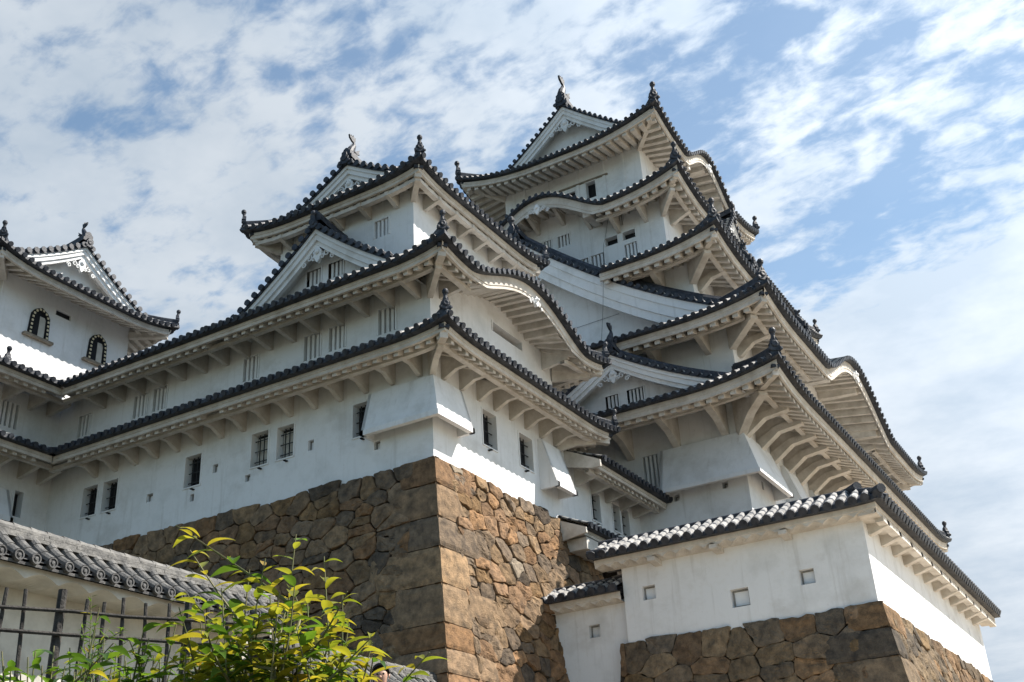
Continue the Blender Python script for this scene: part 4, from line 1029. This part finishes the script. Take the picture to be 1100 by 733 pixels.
# ================================================================== near wall with weathered coping at lower left
def old_wall(name, label, x0, x1, yc, zr, zb, pitch=.288, scal=True, end=False):
    root = empty(name, label, 'wall'); rg = random.Random(31)
    F = FR(yc); m = MB()
    fbox(m, F, x0, x1, -.5, -.3, zb, zr-.75); m.build('wall_body', [BEIGE], root)
    ze, zi = zr-.66, zr-.17; de, di = .62, .06
    t = MB(); slope = lambda q: lerp(ze, zi, q)-.04*math.sin(q*math.pi)
    for sg in (1, -1):
        G = F if sg == 1 else Fr(0, yc+.06, (1, 0), (0, 1))
        n = int((x1-x0)/pitch)
        for k in range(n):
            x = x0+(k+.5)*pitch
            # four overlapping pans per column, each a little proud of the one below
            for j in range(4):
                a, b = j/4, (j+1)/4+.03
                za, zb_ = slope(a)+.045, slope(b)+.0
                rows = []
                for q, zq in ((a, za), (b, zb_)):
                    rows.append([G.p(x+u*pitch/2, lerp(de, di, q), zq+.035*u*u-.01+rg.uniform(-.004, .004)) for u in (-1,-.5,0,.5,1)])
                t.grid(rows, 0); t.grid([rows[0], [(p[0], p[1], p[2]-.045) for p in rows[0]]], 1)
            xr = x+pitch/2
            for j in range(3):
                a, b = j/3, (j+1)/3+.02; e = rg.uniform(-.006, .006)
                pts = [Vector(G.p(xr+e, lerp(de+.03, di, q), slope(q)+.05+dz)) for q, dz in ((a, .014), (lerp(a,b,.5), .008), (b, 0))]
                half_roll(t, pts, .088, ring=False, disc=False, n=6)
                p0 = pts[0]; dd = (pts[1]-pts[0]).normalized()
                arc = [(math.cos(math.pi*i/6), math.sin(math.pi*i/6)) for i in range(7)]
                t.poly([tuple(p0+Vector((c_*.088, 0, s_*.088))) for c_, s_ in arc], 1)
            # antefix disc with raised rim and boss
            c = Vector(G.p(xr, de+.05, slope(0)+.055)); ax = G.v(0, 1, 0)
            t.lathe(c, [(.0,.0),(.056,.0),(.06,.018),(.08,.018),(.084,0),(.084,-.09)], 16, 1, ax)
            t.lathe(c+Vector(ax)*.0, [(.034,.0),(.03,.02),(0,.024)], 8, 1, ax)
            t.quad(G.p(x-pitch/2, de, slope(0)+.03),G.p(x+pitch/2, de, slope(0)+.03),G.p(x+pitch/2, de, slope(0)-.05),G.p(x-pitch/2, de, slope(0)-.05), 1)
    ro = t.build('coping_tiles', [OLDT, OLDT2], root)
    # stacked ridge courses
    r = MB(); L_ = .3; k = 0
    for j, (hh, ww) in enumerate(((.0,.17),(.055,.15),(.11,.13))):
        x = x0-(.1 if j % 2 else 0)
        while x < x1:
            e = rg.uniform(-.008, .008)
            r.hexa([(x,yc-.06-ww+e,zr-.2+hh),(x+L_-.006,yc-.06-ww+e,zr-.2+hh),(x+L_-.006,yc-.06+ww,zr-.2+hh),(x,yc-.06+ww,zr-.2+hh),
                    (x,yc-.06-ww+e,zr-.155+hh),(x+L_-.006,yc-.06-ww+e,zr-.155+hh),(x+L_-.006,yc-.06+ww,zr-.155+hh),(x,yc-.06+ww,zr-.155+hh)])
            x += L_
    x = x0
    while x < x1:
        pts = [Vector((x+q*.3, yc-.06, zr-.045+(.012 if q == 0 else 0))) for q in (0, .5, 1.02)]
        half_roll(r, pts, .085, ring=False, disc=False, n=6); x += .3
    r.build('coping_ridge', [OLDT], root)
    # wavy plaster underside
    e = MB(); n = int((x1-x0)/.05)
    def rw(d, z, wv): return [F.p(x0+i*.05, d, z+(.11*abs(math.sin(math.pi*(i*.05)/(pitch*2))) if wv else 0)) for i in range(n+1)]
    e.grid([rw(.48, ze-.02, 0), rw(.48, ze-.2, 1), rw(.25, ze-.2, 1), rw(-.3, ze-.14, 0), rw(-.298, ze-.3, 0)])
    e.build('coping_eaves', [BEIGE], root)
    return root
old_wall('old_wall', 'near beige wall with weathered grey tile coping at lower left', 4.4, 15.6, 14.4, 5.38, 1.0)
old_wall('old_wall', 'lower end of the weathered tile coping beside the foot of the stone corner', 15.7, 21.15, 14.4, 4.62, 1.0)

# ================================================================== lattice fence
fe = empty('lattice_fence', 'dark weathered wooden lattice fence in front of the near beige wall', 'fence')
fa = Vector((.885, -.466, 0)); fn = Vector((.466, .885, 0)); FD = 9.0
fp = lambda s, o, z: fn*(FD+o)+fa*s+Vector((0, 0, z))
rg = random.Random(5)
spk = [-1.3, -1.1, -.9, -.7, -.45, -.25, -.05, .2, .45, .72, .9, 1.18, 1.36, None, 1.77, 1.93, 2.09, 2.27, 2.44, None, 2.75, 2.93, 3.1, 3.3, 3.5]
zr_ = lambda s: 2.235
for k, s in enumerate(spk):
    if s is None: continue
    m = MB(); l = rg.uniform(-.03, .03)
    m.tube([fp(s-.02, .0, .8), fp(s, .0, 1.6), fp(s+l, rg.uniform(-.01,.01), 2.29+rg.uniform(-.05, .05))], [.017, .016, .0145], 6)
    tag(m.build('fence_picket', [WOODD], fe))
for s in (.02, 1.6, 2.58):
    m = MB(); m.tube([fp(s-.02, .02, .8), fp(s, .02, 1.5), fp(s+.01, .02, 2.33)], [.04, .038, .034], 8); m.build('fence_post', [WOODD], fe)
for z in (2.155, 1.985):
    m = MB(); m.tube([fp(-1.5+i*.4, -.03, z+rg.uniform(-.008, .008)) for i in range(14)], .015, 6); m.build('fence_rail', [WOODD], fe)

# ================================================================== person behind the shrub
def person():
    m = bpy.data.meshes.new('person')
    J = {'pel': (0,0,.95,.15), 'sp': (0,0,1.12,.145), 'ch': (0,.0,1.32,.16), 'nk': (0,0,1.48,.06), 'hd0': (0,.02,1.56,.075), 'hd': (0,.02,1.64,.098), 'top': (0,.0,1.70,.07)}
    Ed = [('pel','sp'),('sp','ch'),('ch','nk'),('nk','hd0'),('hd0','hd'),('hd','top')]
    for s, n in ((-1, 'l'), (1, 'r')):
        J.update({n+'hp': (s*.1,0,.9,.11), n+'kn': (s*.11,.02,.5,.065), n+'an': (s*.12,0,.1,.045), n+'to': (s*.13,.16,.05,.035),
                  n+'sh': (s*.19,0,1.40,.07), n+'el': (s*.24,-.02,1.12,.048), n+'wr': (s*.25,.08,.88,.033), n+'pa': (s*.25,.11,.81,.036)})
        Ed += [('pel',n+'hp'),(n+'hp',n+'kn'),(n+'kn',n+'an'),(n+'an',n+'to'),('ch',n+'sh'),(n+'sh',n+'el'),(n+'el',n+'wr'),(n+'wr',n+'pa')]
        for i in range(4):
            a, b = n+'f%d' % i, n+'g%d' % i
            J[a] = (s*.25+(i-1.5)*.018, .125, .77, .0095); J[b] = (s*.25+(i-1.5)*.019, .12+.01*(i == 1), .715+.01*abs(i-1.4), .008)
            Ed += [(n+'pa', a), (a, b)]
        J[n+'t'] = (s*.205, .14, .79, .0095); J[n+'u'] = (s*.195, .16, .76, .008); Ed += [(n+'pa', n+'t'), (n+'t', n+'u')]
    ks = list(J); ix = {k: i for i, k in enumerate(ks)}
    m.from_pydata([J[k][:3] for k in ks], [(ix[a], ix[b]) for a, b in Ed], [])
    o = bpy.data.objects.new('person', m); col.objects.link(o)
    md = o.modifiers.new('skin', 'SKIN'); 
    if not m.skin_vertices: m.skin_vertices.new()
    for i, k in enumerate(ks):
        r = J[k][3]; m.skin_vertices[0].data[i].radius = (r, r); m.skin_vertices[0].data[i].use_root = (k == 'pel')
    sb = o.modifiers.new('sub', 'SUBSURF'); sb.levels = sb.render_levels = 2
    md.use_smooth_shade = True
    mt = bpy.data.materials.new('person_surface'); mt.use_nodes = True
    b = mt.node_tree.nodes['Principled BSDF']; tcn = mt.node_tree.nodes.new('ShaderNodeTexCoord'); sx_ = mt.node_tree.nodes.new('ShaderNodeSeparateXYZ')
    rp = mt.node_tree.nodes.new('ShaderNodeValToRGB'); rp.color_ramp.interpolation = 'CONSTANT'
    mr = mt.node_tree.nodes.new('ShaderNodeMath'); mr.operation = 'MULTIPLY'; mr.inputs[1].default_value = .5
    e = rp.color_ramp.elements; e[0].position = 0; e[0].color = (.05,.04,.035,1); e[1].position = .045; e[1].color = (.05,.06,.1,1)
    for p_, c_ in ((.445, (.3,.32,.36,1)), (.735, (.42,.24,.17,1))): q = e.new(p_); q.color = c_
    mt.node_tree.links.new(tcn.outputs['Object'], sx_.inputs[0]); mt.node_tree.links.new(sx_.outputs[2], mr.inputs[0]); mt.node_tree.links.new(mr.outputs[0], rp.inputs[0]); mt.node_tree.links.new(rp.outputs[0], b.inputs['Base Color'])
    b.inputs['Roughness'].default_value = .6
    m.materials.append(mt)
    hair = material('dark_hair', (.012, .01, .009), rough=.5)
    h = MB()
    rows = []
    for j in range(8):
        th = j/7*1.75
        rows.append([(.112*math.sin(th)*math.cos(q), .0+.122*math.sin(th)*math.sin(q)-.012*j/7, 1.665+.098*math.cos(th)+(.09*max(0, math.sin(q))*(j/7) if j > 3 else 0)) for q in [2*math.pi*i/20 for i in range(21)]])
    h.grid(rows); ho = h.build('hair', [hair], o, smooth=True)
    f = MB()
    f.lathe((0, .11, 1.60), [(.018,0),(.014,.02),(0,.032)], 8, 0, (0, 1, -.2))
    for s in (-1, 1):
        f.lathe((s*.036, .107, 1.635), [(.014,0),(.01,.008),(0,.01)], 8, 1, (0, 1, 0)); f.lathe((s*.098, .0, 1.62), [(.03,0),(.028,.012),(0,.014)], 8, 0, (s, 0, 0))
    f.tube([(-.025,.104,1.555),(0,.11,1.552),(.025,.104,1.555)], .006, 5, 2)
    skin = material('skin', (.42, .24, .17), rough=.55)
    lip = material('lip', (.3, .11, .09), rough=.5)
    f.build('face', [skin, DARK, lip], o, smooth=True)
    return o
pe = tag(person(), 'dark haired person whose forehead shows at the bottom edge behind the leaves', 'person')
pp = at(409, 713, 13.55); pe.location = (pp.x, pp.y, pp.z-1.775); pe.rotation_euler = (0, 0, R(125))

# ================================================================== plants in the foreground
def leaf_mat(name, trans=.52):
    m = bpy.data.materials.new(name); m.use_nodes = True; N = m.node_tree.nodes; L = m.node_tree.links
    b = N['Principled BSDF']; b.inputs['Roughness'].default_value = .42; b.inputs['Specular IOR Level'].default_value = .45
    a = N.new('ShaderNodeAttribute'); a.attribute_name = 'col'
    tcn = N.new('ShaderNodeTexCoord'); nz = N.new('ShaderNodeTexNoise'); nz.inputs['Scale'].default_value = 40; L.new(tcn.outputs['Object'], nz.inputs[0])
    mr = N.new('ShaderNodeMapRange'); mr.inputs[3].default_value = .75; mr.inputs[4].default_value = 1.2; L.new(nz.outputs[0], mr.inputs[0])
    mx = N.new('ShaderNodeVectorMath'); mx.operation = 'SCALE'; L.new(a.outputs[0], mx.inputs[0]); L.new(mr.outputs[0], mx.inputs[3])
    L.new(mx.outputs[0], b.inputs['Base Color'])
    t = N.new('ShaderNodeBsdfTranslucent'); 
    m2 = N.new('ShaderNodeVectorMath'); m2.operation = 'MULTIPLY'; m2.inputs[1].default_value = (1.3, 1.2, .6); L.new(mx.outputs[0], m2.inputs[0]); L.new(m2.outputs[0], t.inputs[0])
    s = N.new('ShaderNodeMixShader'); s.inputs[0].default_value = trans
    L.new(b.outputs[0], s.inputs[1]); L.new(t.outputs[0], s.inputs[2]); L.new(s.outputs[0], N['Material Output'].inputs[0])
    return m
LEAF = leaf_mat('leaf'); STEM = material('green_stem', (.09, .11, .04), (.14, .12, .06), 20, .7)
def add_leaf(mb, p, d, up, ln, wd, droop, fold, c):
    d = d.normalized(); s = d.cross(up)
    if s.length < .05: s = d.orthogonal()
    s.normalize(); n = s.cross(d); mb.cur = c; K = 7; rows = []
    for k in range(K+1):
        t = k/K; w_ = wd*(math.sin(math.pi*min(1, t**.8))*(1-.25*t))+.0008
        b = d*(ln*(t-.12*droop*t*t))-Vector((0, 0, 1))*(droop*ln*t*t*.55)
        q = p+b; e = n*(fold*w_)
        rows.append([tuple(q-s*w_+e), tuple(q-s*w_*.5+e*.35), tuple(q), tuple(q+s*w_*.5+e*.35), tuple(q+s*w_+e)])
    mb.grid(rows)
GREENS = [(.08,.16,.02),(.11,.20,.025),(.06,.13,.02),(.05,.105,.022),(.09,.175,.03)]
YEL = [(.26,.27,.035),(.32,.29,.04),(.19,.24,.03),(.24,.26,.04)]
def sprig(lf, st, base, tip, rg, n, ln, yel, bend=.1, wd=.16, droop=.8, bare=.15):
    base, tip = Vector(base), Vector(tip); K = 10; pts = []
    side = Vector((rg.uniform(-1,1), rg.uniform(-1,1), 0))*bend
    for k in range(K+1):
        t = k/K; pts.append(base.lerp(tip, t)+side*math.sin(t*math.pi)*(tip-base).length*.5)
    L0 = (tip-base).length
    st.tube(pts, [.0075*(1-.75*k/K)*min(1, L0/.9+.3) for k in range(K+1)], 5)
    ph = rg.uniform(0, 6.28)
    for i in range(n):
        t = bare+(1-bare)*(i+rg.uniform(0,.6))/n; t = min(t, 1)
        x = t*K; k = min(K-1, int(x)); p = pts[k].lerp(pts[k+1], x-k)
        ax = (pts[k+1]-pts[k]).normalized(); a = ph+i*2.4
        o = Vector((math.cos(a), math.sin(a), 0)); d = (o*1.0+ax*rg.uniform(.15, .8)+Vector((0,0,rg.uniform(-.15,.3))))
        y = yel(t, rg); c = rg.choice(YEL) if rg.random() < y else rg.choice(GREENS)
        k_ = rg.uniform(.8, 1.2); c = tuple(v*k_ for v in c)
        if rg.random() < .006: c = (.34, .24, .05)
        l = ln*rg.uniform(.6, 1.15)*(1-.35*max(0, t-.85)/.15)
        add_leaf(lf, p, d, Vector((rg.uniform(-.3,.3), rg.uniform(-.3,.3), 1)), l, l*wd*rg.uniform(.85,1.2), droop*rg.uniform(.4,1.2), rg.uniform(.15,.5), c)
def shrub(label, base, tips, rg, n, ln, yel, group=None, sub=3, **kw):
    root = empty('shrub', label, 'shrub', group); lf = MB(); st = MB(); lf.cur = (1,1,1)
    for tp in tips:
        tp = Vector(tp); b = Vector(base)+Vector((rg.uniform(-.08,.08), rg.uniform(-.08,.08), 0))
        sprig(lf, st, b, tp, rg, n, ln, yel, bare=.45, **kw)
        for q in range(sub):
            t = rg.uniform(.5, .9); o = b.lerp(tp, t); ln2 = (tp-b).length*rg.uniform(.1, .22)
            e = o+Vector((rg.uniform(-1,1), rg.uniform(-1,1), rg.uniform(.2,.9))).normalized()*ln2
            sprig(lf, st, o, e, rg, max(4, n//3), ln*.9, yel, bare=.1, **kw)
    st.build('stem', [STEM], root); lf.build('leaves', [LEAF], root, smooth=True)
    return root
rg = random.Random(12)
D0 = 3.2
tips = [at(x, y, D0+rg.uniform(-.2, .25)) for x, y in ((318,574),(348,598),(268,612),(238,632),(300,636),(285,600),(368,640),(330,645),(400,690),(250,660),(375,670),(215,665),(310,680),(350,700),(270,700),(230,700),(395,712),(335,720),(290,640),(255,690),(240,700),(265,715),(290,720),(320,715),(350,725),(380,725),(215,715),(200,700))]
bs = at(305, 733, D0); bs = (bs.x, bs.y, gz(bs.x, bs.y)-.05)
shrub('tall leafy shrub with yellow green leaves in front of the stone wall', bs, tips, rg, 40, .116, lambda t, r: .5+.4*(t > .7), sub=9)
def weeds(label, pts, base_px, D, n, ln, yel, seed, **kw):
    rg = random.Random(seed); b = at(*base_px, D)
    return shrub(label, (b.x, b.y, gz(b.x, b.y)-.05), [at(x, y, D+rg.uniform(-.12, .12)) for x, y in pts], rg, n, ln, yel, **kw)
weeds('green leafy sapling standing straight before the lattice fence', [(107,652),(112,686),(95,700),(125,702),(85,706),(120,716),(75,696),(135,698),(100,712)], (108,733), 3.4, 26, .11, lambda t, r: .08+.3*(t > .93), 3, sub=2)
weeds('low broad leaved plant with a yellowed leaf at the bottom left corner', [(12,712),(30,706),(58,694),(70,716),(45,715),(22,722),(80,722),(5,716),(60,726),(90,712),(38,700),(100,725),(2,700)], (45,733), 3.0, 32, .115, lambda t, r: .18, 4, sub=6)
weeds('bushy green plant between the sapling and the tall yellow green shrub', [(190,668),(172,695),(205,695),(150,708),(220,710),(185,715),(160,686),(135,710),(140,722),(170,718),(205,722),(150,692),(218,690),(128,722),(198,680),(165,705)], (180,733), 3.3, 34, .11, lambda t, r: .14, 5, sub=5)
weeds('thin feathery weed reaching up between the fence pickets', [(98,640),(88,668),(104,662)], (97,733), 5.5, 46, .06, lambda t, r: .05, 6, sub=4, wd=.09, droop=.2)
